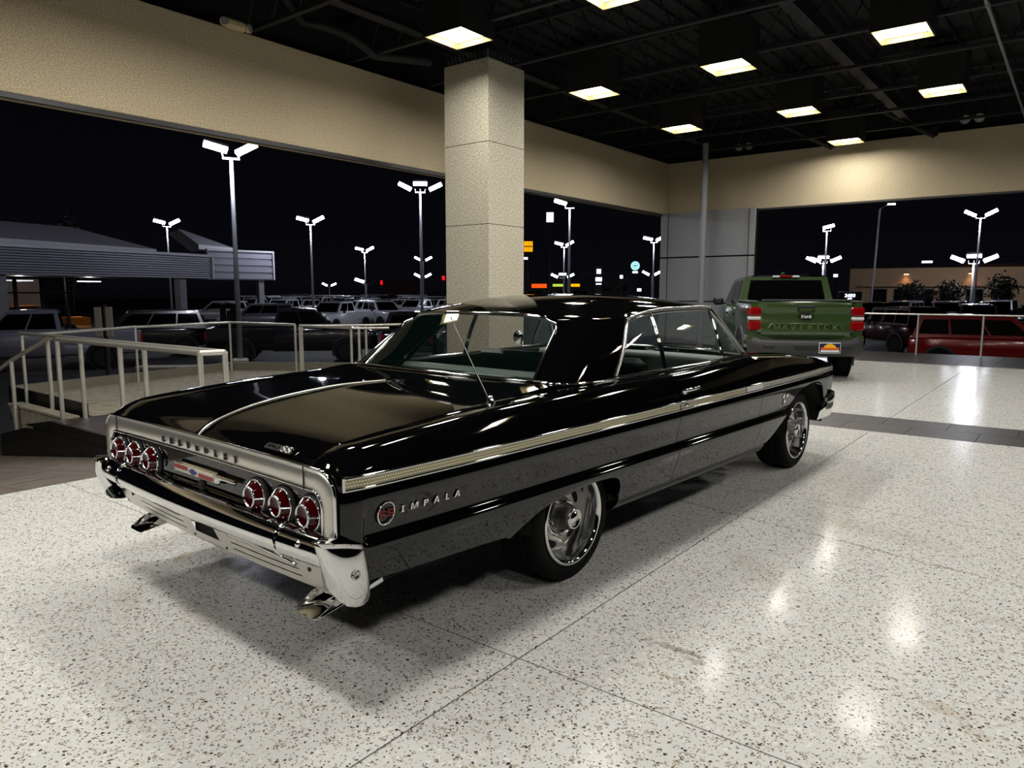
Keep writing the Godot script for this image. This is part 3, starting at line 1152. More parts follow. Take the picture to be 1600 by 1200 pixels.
func coupe_side_trim(root: Node3D, _q: Node3D, _d: Node3D, sg: float) -> void:
	# bright moulding along the side: two beads with a patterned insert between them
	var pieces := [[-1.382, 0.851], [0.860, 2.016], [2.025, 3.58]]
	for n in 3:
		var a: float = pieces[n][0]
		var b: float = pieces[n][1]
		var holder := Node3D.new()
		holder.name = "side_moulding"
		root.add_child(holder, true)
		for y in [0.782, 0.742]:
			var yy: float = y
			var m := MB.new()
			var path := []
			for s in frange(a, b, 0.09):
				var lift := 0.004 * (s + 1.38) / 5.0
				var t := 0.0 if n < 2 else 0.5 * smoothstep(3.2, 3.58, s)
				path.append(cp(sg * (side_x(s, 0.763) + 0.003), lerpf(yy, 0.765, t) + lift, s))
			m.tube(path, 0.0065, 8)
			part("bright_bead", m, M.chrome, holder)
		var m := MB.new()
		var rows := []
		var stop := b if n == 0 else (1.74 if n == 1 else b)
		for s in frange(a, stop, 0.09):
			var lift := 0.004 * (s + 1.38) / 5.0
			var t := 0.0 if n < 2 else 0.5 * smoothstep(3.2, 3.58, s)
			var x := sg * (side_x(s, 0.763) + 0.0035)
			rows.append(PackedVector3Array([cp(x, lerpf(0.780, 0.766, t) + lift, s), cp(x, lerpf(0.744, 0.764, t) + lift, s)]))
		m.grid(rows)
		part("patterned_insert" if n < 2 else "bright_insert", m, M.turned_aluminium if n < 2 else M.dull_chrome, holder)
		if n == 1:
			m = MB.new()
			rows = []
			for s in frange(1.745, b, 0.05):
				var x := sg * (side_x(s, 0.763) + 0.006)
				rows.append(PackedVector3Array([cp(x - sg * 0.004, 0.784, s), cp(x, 0.780, s), cp(x, 0.748, s), cp(x - sg * 0.004, 0.744, s)]))
			m.grid(rows, false, -1)
			part("end_plate", m, M.chrome, holder)
		# closed ends
		m = MB.new()
		for s in ([a] if n == 0 else ([b] if n == 2 else [])):
			var x: float = sg * (side_x(s, 0.763) + 0.004)
			m.box(cp(x, 0.762, s), Vector3(0.012, 0.052, 0.012), 0.003)
			part("end_cap", m, M.chrome, holder)
	# door handle and lock
	var h := Node3D.new()
	h.name = "door_handle"
	root.add_child(h, true)
	var m := MB.new()
	var hx := side_x(0.98, 0.845)
	m.tube([cp(sg * (hx + 0.004), 0.845, 0.90), cp(sg * (hx + 0.030), 0.848, 0.925), cp(sg * (hx + 0.034), 0.85, 1.0), cp(sg * (hx + 0.026), 0.85, 1.07), cp(sg * (hx + 0.006), 0.85, 1.10)], 0.0105, 10, true, false, 0.7)
	part("grip", m, M.chrome, h)
	m = MB.new()
	m.lathe([[0.0, 0.012], [0.014, 0.010], [0.019, 0.0]], Transform3D(Basis(Vector3.UP, 0.0 if sg > 0 else PI), cp(sg * (hx + 0.006), 0.838, 0.925)), 16)
	m.lathe([[0.0, 0.014], [0.010, 0.012], [0.013, 0.0]], Transform3D(Basis(Vector3.UP, 0.0 if sg > 0 else PI), cp(sg * (side_x(0.92, 0.763) + 0.008), 0.763, 0.915)), 16)
	part("lock", m, M.chrome, h)
	# belt moulding along the window sill
	m = MB.new()
	var path := []
	for s in frange(0.43, 2.06, 0.1):
		path.append(cp(sg * 0.842, lut(C_RIDGE, s) + 0.010, s))
	m.tube(path, 0.008, 8, true, false, 1.3)
	part("sill_moulding", m, M.chrome, root)


func coupe_wheels(root: Node3D, sg: float) -> void:
	for ax in [[0.0, 0.886, 0.115], [3.023, 0.876, 0.085]]:
		var w := Node3D.new()
		w.name = "wheel"
		root.add_child(w, true)
		w.position = cp(sg * ax[1], 0.306, ax[0])
		if sg < 0:
			w.rotation.y = PI
		var dish: float = ax[2]
		var R := 0.306
		var I := Transform3D.IDENTITY
		var m := MB.new()
		var prof := [[0.222, -0.235], [0.232, -0.240], [0.270, -0.242], [0.292, -0.235], [0.303, -0.218], [R, -0.20]]
		for g in [-0.165, -0.12, -0.075]:
			prof.append_array([[R, g - 0.006], [R - 0.008, g - 0.004], [R - 0.008, g + 0.004], [R, g + 0.006]])
		prof.append_array([[R, -0.045], [0.303, -0.026], [0.294, -0.010], [0.278, 0.0], [0.262, 0.003], [0.248, 0.001], [0.234, -0.004], [0.224, -0.014]])
		m.lathe(prof, I, 72)
		part("tyre", m, M.rubber, w)
		m = MB.new()
		m.lathe([[0.229, -0.010], [0.2305, -0.001], [0.228, 0.004], [0.221, 0.006], [0.212, 0.003], [0.206, -0.006], [0.203, -0.016]], I, 72)
		part("trim_ring", m, M.chrome, w)
		m = MB.new()
		m.lathe([[0.204, -0.012], [0.201, -0.024], [0.195, -0.05], [0.190, -dish + 0.012], [0.186, -dish]], I, 72)
		part("rim_barrel", m, M.polished, w)
		m = MB.new()
		m.lathe([[0.187, -dish], [0.176, -dish + 0.004], [0.160, -dish + 0.014], [0.126, -dish + 0.022], [0.096, -dish + 0.020], [0.0, -dish + 0.018]], I, 72)
		part("rim_disc", m, M.wheel_silver, w)
		m = MB.new()
		m.lathe([[0.104, -dish + 0.020], [0.105, -dish + 0.030], [0.098, -dish + 0.034], [0.088, -dish + 0.026], [0.082, -dish + 0.022]], I, 48)
		part("bead_ring", m, M.chrome, w)
		# dark slots round the disc
		for k in 5:
			m = MB.new()
			var rows := []
			for i in 9:
				var t := TAU * (k + 0.15) / 5.0 + lerpf(-0.30, 0.30, i / 8.0)
				var hh := 0.018 * sqrt(maxf(0.02, 1.0 - pow(absf(i / 4.0 - 1.0), 3.0)))
				var row := PackedVector3Array()
				for q in [-1.0, 1.0]:
					var rr: float = 0.147 + q * hh
					row.append(Vector3(-dish + 0.0225, cos(t) * rr, sin(t) * rr))
				rows.append(row)
			m.grid(rows, false, -1)
			part("slot", m, M.underbody, w)
		# ribbed centre cap
		m = MB.new()
		var cap := []
		for p in [[0.074, -dish + 0.024], [0.076, -dish + 0.032], [0.071, -dish + 0.045], [0.058, -0.012], [0.053, -0.004]]:
			var ring := PackedVector3Array()
			for j in 80:
				var rr: float = p[0] - (0.006 if j % 2 else 0.0)
				ring.append(Vector3(p[1], cos(TAU * j / 80) * rr, sin(TAU * j / 80) * rr))
			cap.append(ring)
		m.grid(cap, true, -1)
		part("centre_cap", m, M.dull_chrome, w)
		m = MB.new()
		var e := -0.006
		m.lathe([[0.052, e], [0.053, e + 0.008], [0.048, e + 0.013], [0.040, e + 0.012], [0.037, e + 0.006], [0.033, e + 0.006], [0.030, e + 0.011], [0.0, e + 0.014]], I, 40)
		part("cap_face", m, M.chrome, w)
		for k in 5:
			var t := TAU * (k + 0.4) / 5.0
			m = MB.new()
			m.lathe([[0.0, -dish + 0.055], [0.008, -dish + 0.052], [0.010, -dish + 0.02]], Transform3D(Basis.IDENTITY, Vector3(0, cos(t) * 0.089, sin(t) * 0.089)), 8)
			part("lug_nut", m, M.chrome, w)


func coupe_deck(root: Node3D) -> void:
	# trunk lid with its raised centre spine
	var m := MB.new()
	var rows := []
	var xs := []
	for i in 61:
		var t := (i - 30) / 30.0
		xs.append(signf(t) * pow(absf(t), 1.5))
	for v in 49:
		var t := v / 48.0
		var row := PackedVector3Array()
		for u in xs:
			var uu: float = u
			var x := uu * 0.768
			var front := -0.40 - 0.06 * smoothstep(0.0, 0.4, absf(uu)) + 0.0
			var s := -1.402 + (front + 1.402) * pow(t, 1.35)
			row.append(cp(x, deck_y(x, s), s))
		rows.append(row)
	m.grid(rows)
	var last: PackedVector3Array = rows[48]
	for j in last.size() - 1:
		m.quad(last[j], last[j] - Vector3(0, 0.02, 0), last[j + 1] - Vector3(0, 0.02, 0), last[j + 1])
	for e in [0, 60]:
		for i in 48:
			var a: Vector3 = rows[i][e]
			var b: Vector3 = rows[i + 1][e]
			m.quad(a, a - Vector3(0, 0.02, 0), b - Vector3(0, 0.02, 0), b)
	part("trunk_lid", m, M.black_paint, root)
	# filler panel between lid and rear window
	m = MB.new()
	rows = []
	for v in 9:
		var t := v / 8.0
		var row := PackedVector3Array()
		for i in 41:
			var uu := (i - 20) / 20.0
			var front := -0.394 - 0.06 * smoothstep(0.0, 0.4, absf(uu))
			var back := -0.03 - 0.03 * (1.0 - uu * uu)
			var s := lerpf(front, back, t)
			var x := uu * lerpf(0.772, 0.81, t)
			var y := lerpf(deck_y(clampf(x, -0.768, 0.768), front), 0.952, smoothstep(0.0, 1.0, t)) + 0.004 * sin(PI * t)
			row.append(cp(x, y, s))
		rows.append(row)
	m.grid(rows)
	part("filler_panel", m, M.black_paint, root)
	# bright strip down the spine, ending above the tail panel
	m = MB.new()
	var path := []
	for i in 30:
		var s := -1.402 + 0.98 * pow(i / 29.0, 1.4)
		path.append(cp(0, lut(C_SPINE, s) + 0.001, s))
	m.tube(path, 0.005, 8, true, false, 1.4)
	part("spine_strip", m, M.aluminium, root)
	# antenna on the right rear fender
	var an := Node3D.new()
	an.name = "antenna"
	root.add_child(an, true)
	var base := cp(0.80, 0.912, -0.50)
	m = MB.new()
	m.lathe([[0.024, 0.0], [0.026, 0.006], [0.018, 0.014], [0.013, 0.028], [0.009, 0.040], [0.0, 0.044]], Transform3D(Basis(Vector3.BACK, PI / 2 + 0.1), base + Vector3(0, -0.004, 0)), 20)
	part("antenna_base", m, M.chrome, an)
	var tip := cp(0.80, 1.290, -0.735)
	var dir := (tip - base).normalized()
	for q in [[0.02, 0.22, 0.0042], [0.22, 0.40, 0.0034], [0.40, (tip - base).length(), 0.0026]]:
		m = MB.new()
		m.tube([base + dir * q[0], base + dir * q[1]], q[2], 8)
		part("mast_section", m, M.chrome, an)
	m = MB.new()
	var sm := SphereMesh.new()
	sm.radius = 0.005
	sm.height = 0.01
	sm.radial_segments = 10
	sm.rings = 6
	var tp := inst("mast_tip", sm, M.chrome, an)
	tp.position = tip


func deck_y(x: float, s: float) -> float:
	var t := clampf(absf(x) / 0.772, 0.0, 1.0)
	var edge := inner_of(s).y
	var top := lut(C_SPINE, s)
	var g := 0.62 * pow(1.0 - t, 2.2) + 0.38 * (1.0 - t * t)
	g += 0.10 * exp(-t * t / 0.0006) - 0.10
	return edge + (top - edge) * g


func coupe_roof(root: Node3D) -> void:
	var m := MB.new()
	var rows := []
	for v in 41:
		var t := v / 40.0
		var row := PackedVector3Array()
		for i in 49:
			var th := (i - 24) / 24.0 * PI / 2
			var uu := sin(th)
			var s := lerpf(0.245 + 0.022 * uu * uu, 1.875 - 0.06 * uu * uu, t)
			var ye := lut(C_EDGE_Y, s)
			var yc := lut(C_ROOF, s)
			var prof := pow(maxf(0.0, 1.0 - pow(absf(uu), 2.5)), 0.72)
			row.append(cp(lut(C_EDGE_X, s) * uu, ye + (yc - ye) * prof, s))
		rows.append(row)
	m.grid(rows)
	for e in [0, 40]:
		var r: PackedVector3Array = rows[e]
		for j in 48:
			var d := Vector3(0, -0.014, 0)
			m.quad(r[j], r[j] + d, r[j + 1] + d, r[j + 1])
	# rear pillars
	for sg in [1.0, -1.0]:
		var grid := []
		for v in 15:
			var t := v / 14.0
			var row := PackedVector3Array()
			for i in 29:
				var u := i / 28.0
				var b := pillar_base(u)
				var s1 := lerpf(0.266, 0.742, pow(u, 1.3))
				var e := Vector3(lut(C_EDGE_X, s1), lut(C_EDGE_Y, s1), s1)
				var p := b.lerp(e, t)
				var bow := 0.016 * sin(PI * t) * smoothstep(0.05, 0.5, u)
				row.append(cp((p.x + bow) * sg, p.y, p.z))
			grid.append(row)
		m.grid(grid)
		# turned edge along the side window
		for v in 14:
			var a: Vector3 = grid[v][28]
			var b2: Vector3 = grid[v + 1][28]
			m.quad(a, a + Vector3(-sg * 0.03, 0, 0), b2 + Vector3(-sg * 0.03, 0, 0), b2)
	part("roof", m, M.black_paint, root)
	# bright line round the foot of the pillar and the rear window
	for sg in [1.0, -1.0]:
		m = MB.new()
		var path := []
		for i in 21:
			var p := pillar_base(i / 20.0)
			path.append(cp(p.x * sg + sg * 0.004, p.y + 0.002, p.z))
		m.tube(path, 0.008, 8, true, false, 1.2)
		part("pillar_moulding", m, M.chrome, root)
	# rear window
	var rw := Node3D.new()
	rw.name = "rear_window"
	root.add_child(rw, true)
	var gl := []
	for v in 13:
		var t := v / 12.0
		var row := PackedVector3Array()
		for i in 25:
			var u := (i - 12) / 12.0
			row.append(rear_glass(u, t))
		gl.append(row)
	m = MB.new()
	m.grid(gl)
	part("rear_glass", m, M.tint_glass, rw)
	var frames := [[], [], [], []]
	for i in 25:
		frames[0].append(rear_glass((i - 12) / 12.0, 0.0))
		frames[1].append(rear_glass((i - 12) / 12.0, 1.0))
	for i in 13:
		frames[2].append(rear_glass(-1.0, i / 12.0))
		frames[3].append(rear_glass(1.0, i / 12.0))
	for f in frames:
		m = MB.new()
		m.tube(f, 0.011, 8, true, false, 0.8)
		part("window_moulding", m, M.chrome, rw)
	# windshield
	var ws := Node3D.new()
	ws.name = "windshield"
	root.add_child(ws, true)
	gl = []
	for v in 9:
		var t := v / 8.0
		var row := PackedVector3Array()
		for i in 25:
			row.append(front_glass((i - 12) / 12.0, t))
		gl.append(row)
	m = MB.new()
	m.grid(gl)
	part("windshield_glass", m, M.tint_glass, ws)
	for k in 4:
		m = MB.new()
		var f := []
		for i in 17:
			f.append(front_glass((i - 8) / 8.0, float(k)) if k < 2 else front_glass(-1.0 if k == 2 else 1.0, i / 16.0))
		m.tube(f, 0.012, 8)
		part("window_moulding", m, M.chrome, ws)


func pillar_base(u: float) -> Vector3:
	# foot of the pillar: from the lower corner of the rear window round to the side window (x, y, s)
	var k := [[0.0, 0.655, 0.955, -0.035], [0.12, 0.715, 0.954, -0.035], [0.25, 0.775, 0.951, -0.015], [0.40, 0.815, 0.947, 0.06], [0.6, 0.832, 0.943, 0.19], [1.0, 0.832, 0.941, 0.43]]
	var a := []
	var b := []
	var c := []
	for q in k:
		a.append([q[0], q[1]])
		b.append([q[0], q[2]])
		c.append([q[0], q[3]])
	return Vector3(lut(a, u), lut(b, u), lut(c, u))


func rear_glass(u: float, t: float) -> Vector3:
	var lo := Vector3(0.655 * u, 0.957, -0.035 - 0.03 * (1 - u * u))
	var hi := Vector3(0.585 * u, 1.274 - 0.030 * pow(absf(u), 3.0), 0.250 + 0.022 * u * u)
	# the upper corners are rounded
	var p := lo.lerp(hi, t)
	var bulge := 0.012 * sin(PI * t) * (1 - u * u)
	var cut := 0.035 * smoothstep(0.82, 1.0, absf(u)) * smoothstep(0.85, 1.0, t)
	return cp(p.x - signf(u) * cut * 0.6, p.y + bulge - cut * 0.5, p.z - bulge)


func front_glass(u: float, t: float) -> Vector3:
	var lo := Vector3(0.785 * u, 0.966, 2.33 - 0.22 * u * u)
	var hi := Vector3(0.672 * u, 1.326 - 0.040 * u * u, 1.875 - 0.06 * u * u)
	var p := lo.lerp(hi, t)
	return cp(p.x, p.y, p.z + 0.015 * sin(PI * t))


func coupe_windows(root: Node3D, sg: float) -> void:
	# side glass lies between the sill and the roof rail
	var sill := func(s: float) -> Vector3: return cp(sg * 0.812, lut(C_RIDGE, s) + 0.012, s)
	var railp := func(s: float) -> Vector3: return cp(sg * (lut(C_EDGE_X, s) - 0.006), lut(C_EDGE_Y, s) - 0.016, s)
	var at := func(a: float, b: float, t: float) -> Vector3: return (sill.call(a) as Vector3).lerp(railp.call(b), t) + Vector3(sg * 0.012 * sin(PI * t), 0, 0)
	# [name, sill from, sill to, rail from, rail to]
	var list := [["quarter_window", 0.445, 0.972, 0.752, 0.99], ["door_window", 0.992, 1.742, 1.01, 1.775], ["vent_window", 1.758, 2.075, 1.785, 1.815]]
	for w in list:
		var o := Node3D.new()
		o.name = w[0]
		root.add_child(o, true)
		var m := MB.new()
		var rows := []
		for v in 7:
			var t := v / 6.0
			var row := PackedVector3Array()
			for i in 7:
				row.append(at.call(lerpf(w[1], w[2], i / 6.0), lerpf(w[3], w[4], i / 6.0), t))
			rows.append(row)
		m.grid(rows)
		part("glass", m, M.tint_glass, o)
		for e in 2:
			m = MB.new()
			var path := []
			for v in 9:
				path.append(at.call(w[1 + e], w[3 + e], v / 8.0))
			m.tube(path, 0.0075, 8)
			part("bright_frame", m, M.chrome, o)
		m = MB.new()
		var top := []
		for i in 7:
			top.append(at.call(lerpf(w[1], w[2], i / 6.0), lerpf(w[3], w[4], i / 6.0), 1.0))
		m.tube(top, 0.007, 8)
		part("bright_frame", m, M.chrome, o)
	# drip rail over the windows and down the front pillar
	var m := MB.new()
	var path := []
	for i in 7:
		var t := i / 7.0
		var a := cp(sg * 0.834, 0.955, 0.425).lerp(cp(sg * 0.706, 1.235, 0.735), t)
		path.append(a + Vector3(sg * 0.014 * sin(PI * t), 0, 0))
	for s in frange(0.742, 1.815, 0.06):
		path.append(cp(sg * (lut(C_EDGE_X, s) + 0.008), lut(C_EDGE_Y, s) + 0.004, s))
	part("drip_rail", tube_of(path, 0.010), M.dull_chrome, root)
	m = MB.new()
	var rows := []
	for v in 9:
		var t := v / 8.0
		var a := cp(sg * 0.825, 0.955, 2.09).lerp(cp(sg * 0.694, 1.292, 1.80), t)
		var b := front_glass(sg * 1.0, t)
		rows.append(PackedVector3Array([a, a + Vector3(sg * 0.006, 0.004, -0.014), (a + b) / 2 + Vector3(sg * 0.012, 0.006, -0.006), b]))
	m.grid(rows)
	part("front_pillar", m, M.black_paint, root)
	m = MB.new()
	path = []
	for v in 9:
		path.append(cp(sg * 0.826, 0.957, 2.095).lerp(cp(sg * 0.697, 1.294, 1.805), v / 8.0))
	part("pillar_moulding", tube_of(path, 0.010), M.dull_chrome, root)
	# mirror on the driver side only
	if sg < 0:
		var mi := Node3D.new()
		mi.name = "door_mirror"
		root.add_child(mi, true)
		m = MB.new()
		m.lathe([[0.0, -0.05], [0.03, -0.04], [0.05, -0.01], [0.054, 0.0], [0.05, 0.004], [0.0, 0.004]], Transform3D(Basis(Vector3.UP, -PI / 2), cp(-0.93, 1.03, 1.72)), 24)
		part("mirror_shell", m, M.chrome, mi)
		m = MB.new()
		m.tube([cp(-0.90, 0.95, 1.75), cp(-0.925, 1.0, 1.73)], 0.01, 8)
		part("stalk", m, M.chrome, mi)


func tube_of(path: Array, r: float, k := 8) -> MB:
	var m := MB.new()
	m.tube(path, r, k)
	return m


func coupe_front(root: Node3D) -> void:
	var m := MB.new()
	var rows := []
	for v in 33:
		var t := v / 32.0
		var row := PackedVector3Array()
		for i in 41:
			var u := (i - 20) / 20.0
			var s := lerpf(2.13 + 0.22 * (1 - u * u), 3.60 + 0.16 * (1 - u * u), t)
			var e := inner_of(minf(s, 3.615))
			var a := absf(u)
			var y := e.y + 0.030 * pow(1 - a, 1.5) + 0.012 * exp(-pow((a - 0.97) / 0.05, 2.0)) - 0.012 * smoothstep(0.5, 1.0, t)
			row.append(cp(u * (e.x - 0.004), y, s))
		rows.append(row)
	m.grid(rows)
	part("hood", m, M.black_paint, root)
	m = MB.new()
	rows = []
	for v in 4:
		var row := PackedVector3Array()
		for i in 25:
			var u := (i - 12) / 12.0
			row.append(cp(u * 0.80, 0.957, lerpf(2.335 - 0.22 * u * u, 2.126 + 0.22 * (1 - u * u), v / 3.0)))
		rows.append(row)
	m.grid(rows)
	part("cowl", m, M.black_paint, root)
	# nose: grille, lamps, bumper
	m = MB.new()
	rows = []
	for y in [0.84, 0.80, 0.60, 0.44]:
		var row := PackedVector3Array()
		for i in 25:
			var u := (i - 12) / 12.0
			row.append(cp(u * 0.935, minf(y, 0.80 + 0.05 * (1 - u * u)), 3.60 + 0.15 * (1 - u * u) - (0.05 if y < 0.7 else 0.0)))
		rows.append(row)
	m.grid(rows)
	part("nose_panel", m, M.satin_black, root)
	for k in 6:
		m = MB.new()
		var path := []
		for i in 25:
			var u := (i - 12) / 12.0
			path.append(cp(u * 0.90, 0.62 + k * 0.03, 3.61 + 0.15 * (1 - u * u)))
		m.tube(path, 0.006, 6)
		part("grille_bar", m, M.chrome, root)
	for sg in [1.0, -1.0]:
		for x in [0.60, 0.78]:
			var u: float = x / 0.935
			m = MB.new()
			m.lathe([[0.088, -0.02], [0.088, 0.01], [0.072, 0.012], [0.0, 0.03]], Transform3D(Basis(Vector3.UP, PI / 2), cp(sg * x, 0.70, 3.605 + 0.15 * (1 - u * u))), 24)
			part("headlight", m, M.lens_clear, root)
	# front bumper with its end wings
	m = MB.new()
	rows = []
	for i in 33:
		var u := (i - 16) / 16.0
		var a := absf(u)
		var s0 := 3.63 + 0.14 * (1 - u * u) - 0.10 * smoothstep(0.86, 1.0, a)
		var x := u * 0.965
		rows.append(PackedVector3Array([cp(x * 0.99, 0.575, s0 - 0.05), cp(x, 0.585, s0), cp(x * 1.005, 0.56, s0 + 0.05), cp(x * 1.005, 0.50, s0 + 0.06), cp(x, 0.45, s0 + 0.02), cp(x * 0.985, 0.39, s0 - 0.06), cp(x * 0.97, 0.36, s0 - 0.10)]))
	m.grid(rows)
	for sg in [1.0, -1.0]:
		rows = []
		for i in 9:
			var t := i / 8.0
			var s := lerpf(3.60, 3.43, t)
			var h := lerpf(1.0, 0.72, t)
			rows.append(PackedVector3Array([cp(sg * 0.945, 0.575 - 0.04 * t, s), cp(sg * (0.972 - 0.004 * t), 0.565 - 0.04 * t, s), cp(sg * (0.975 - 0.004 * t), 0.50 - 0.04 * t, s - 0.01), cp(sg * (0.962 - 0.004 * t), 0.575 - 0.20 * h, s - 0.10 * t - 0.04), cp(sg * 0.945, 0.36, s - 0.11 * t - 0.05)]))
		m.grid(rows)
	part("front_bumper", m, M.chrome, root)


func coupe_under(root: Node3D) -> void:
	var m := MB.new()
	m.box(cp(0, 0.36, 1.2), Vector3(1.40, 0.16, 4.7), 0.03)
	m.box(cp(0, 0.55, 1.25), Vector3(1.62, 0.30, 1.7), 0.03)
	m.box(cp(0, 0.58, -0.85), Vector3(1.70, 0.34, 0.9), 0.03)
	m.box(cp(0, 0.58, 2.95), Vector3(1.2, 0.45, 1.1), 0.03)
	part("underbody", m, M.underbody, root)
	# wheel houses
	for sg in [1.0, -1.0]:
		for s in [0.0, 3.023]:
			m = MB.new()
			var rows := []
			for i in 17:
				var t := PI * i / 16.0
				var p := cp(0, 0.33 + sin(t) * 0.38, s + cos(t) * 0.395)
				rows.append(PackedVector3Array([p + Vector3(sg * 0.60, 0, 0), p + Vector3(sg * 0.935, 0, 0)]))
			m.grid(rows)
			m.box(cp(sg * 0.62, 0.5, s), Vector3(0.02, 0.5, 0.8))
			part("wheel_house", m, M.underbody, root)
	# exhaust tips, turned down and cut at a slant
	for x in [0.725, -0.70]:
		var e := Node3D.new()
		e.name = "exhaust_tip"
		root.add_child(e, true)
		m = MB.new()
		var b := Basis(Vector3.RIGHT, 0.16)
		var rows := []
		for q in [[0.0, 0.034], [0.25, 0.034], [0.25, 0.030], [0.0, 0.030]]:
			var ring := PackedVector3Array()
			for j in 28:
				var t := TAU * j / 28
				var fx := signf(cos(t)) * pow(absf(cos(t)), 0.35)
				var fy := signf(sin(t)) * pow(absf(sin(t)), 0.35)
				var v := b * Vector3(fx * q[1] * 2.2, fy * q[1] * 0.62, -0.13 + (q[0] if q[0] == 0 else q[0] - fy * 0.05))
				ring.append(cp(x, 0.300, -1.235) + v)
			rows.append(ring)
		m.grid(rows, true, 0)
		part("tip_shell", m, M.chrome, e)
		m = MB.new()
		m.tube([cp(x, 0.30, -1.14), cp(x, 0.33, -0.7)], 0.03, 12)
		part("tail_pipe", m, M.underbody, e)


# ---------------------------------------------------------------- tail of the coupe
func tail_outline(inner: bool) -> Array:
	# inverted U from the right foot over the top to the left foot, in (x, y)
	var x := 0.872 if inner else 0.938
	var top := 0.728 if inner else 0.804
	var r := 0.055 if inner else 0.085
	var out := []
	for i in 7:
		out.append(Vector2(x, lerpf(0.585, top - r, i / 6.0)))
	for i in range(1, 9):
		var t := PI / 2 * i / 8.0
		out.append(Vector2(x - r + r * cos(t), top - r + r * sin(t)))
	for i in range(1, 20):
		var xx := lerpf(x - r, -(x - r), i / 20.0)
		var crown := 0.006 * (1 - pow(xx / (x - r), 2.0))
		out.append(Vector2(xx, top + crown))
	for i in range(0, 8):
		var t := PI / 2 + PI / 2 * i / 8.0
		out.append(Vector2(-(x - r) + r * cos(t), top - r + r * sin(t)))
	for i in 7:
		out.append(Vector2(-x, lerpf(top - r, 0.585, i / 6.0)))
	return out


func coupe_tail(root: Node3D) -> void:
	var m := MB.new()
	# body panel behind the lamps
	var o := tail_outline(false)
	for i in o.size() - 1:
		var a: Vector2 = o[i]
		var b: Vector2 = o[i + 1]
		m.quad(cp(a.x, a.y, -1.397), cp(a.x * 0.9, 0.50, -1.385), cp(b.x * 0.9, 0.50, -1.385), cp(b.x, b.y, -1.397))
	m.quad(cp(0.94, 0.60, -1.396), cp(-0.94, 0.60, -1.396), cp(-0.93, 0.40, -1.36), cp(0.93, 0.40, -1.36))
	m.quad(cp(0.90, 0.74, -1.397), cp(-0.90, 0.74, -1.397), cp(-0.90, 0.50, -1.392), cp(0.90, 0.50, -1.392))
	part("tail_panel", m, M.black_paint, root)
	var tr := Node3D.new()
	tr.name = "tail_surround"
	root.add_child(tr, true)
	var q := tail_outline(true)
	m = MB.new()
	var rows := []
	for i in o.size():
		var a: Vector2 = o[i]
		var b: Vector2 = q[i]
		var row := PackedVector3Array()
		for p in [[0.0, -1.402], [0.06, -1.413], [0.2, -1.418], [0.5, -1.4205], [0.8, -1.419], [0.94, -1.414], [1.0, -1.404]]:
			var c: Vector2 = a.lerp(b, p[0])
			row.append(cp(c.x, c.y, p[1]))
		rows.append(row)
	m.grid(rows)
	part("surround_band", m, M.aluminium, tr)
	for e in [[o, 0.0055, -1.409], [q, 0.0060, -1.412]]:
		var path := []
		for p in e[0]:
			path.append(cp(p.x, p.y, e[2]))
		part("bright_bead", tube_of(path, e[1]), M.chrome, tr)
	for x in [0.78, -0.78]:
		m = MB.new()
		m.box(cp(x, 0.769, -1.4215), Vector3(0.004, 0.080, 0.003))
		part("seam", m, M.satin_black, tr)
	# lettering on the band
	var word := "CHEVROLET"
	for i in word.length():
		var t := inst("letter", text(word[i], 0.027, 0.008, false, true), M.smoked_chrome, tr)
		t.position = cp(-0.276 + 0.607 * i / 8.0, 0.766 - 0.001 * absf(i - 4), -1.4225)
	# six round tail lamps
	for sg in [1.0, -1.0]:
		for x in [0.790, 0.618, 0.443]:
			tail_lamp(root, sg * x)
	# badge bar between them
	var bb := Node3D.new()
	bb.name = "badge_bar"
	root.add_child(bb, true)
	m = MB.new()
	m.box(cp(-0.01, 0.656, -1.408), Vector3(0.37, 0.050, 0.022), 0.008)
	m.box(cp(0.22, 0.664, -1.412), Vector3(0.18, 0.020, 0.022), 0.008)
	part("bar", m, M.chrome, bb)
	m = MB.new()
	m.box(cp(-0.02, 0.656, -1.4205), Vector3(0.335, 0.034, 0.003), 0.001)
	part("flag_field", m, M.emblem_white, bb)
	for z in [[-0.125, 0.662, 0.115, 0.018], [0.085, 0.651, 0.115, 0.018]]:
		m = MB.new()
		m.box(cp(z[0], z[1], -1.423), Vector3(z[2], z[3], 0.003), 0.001)
		part("red_stripe", m, M.emblem_red, bb)
	m = MB.new()
	m.box(cp(-0.02, 0.656, -1.4235), Vector3(0.060, 0.012, 0.004), 0.001)
	m.box(cp(-0.02, 0.656, -1.4235), Vector3(0.026, 0.024, 0.004), 0.001)
	part("bowtie", m, M.emblem_blue, bb)
	m = MB.new()
	m.lathe([[0.020, 0.0], [0.018, 0.012], [0.010, 0.014], [0.0, 0.010]], Transform3D(Basis(Vector3.UP, -PI / 2), cp(0.0, 0.605, -1.392)), 20)
	part("trunk_lock", m, M.satin_black, root)


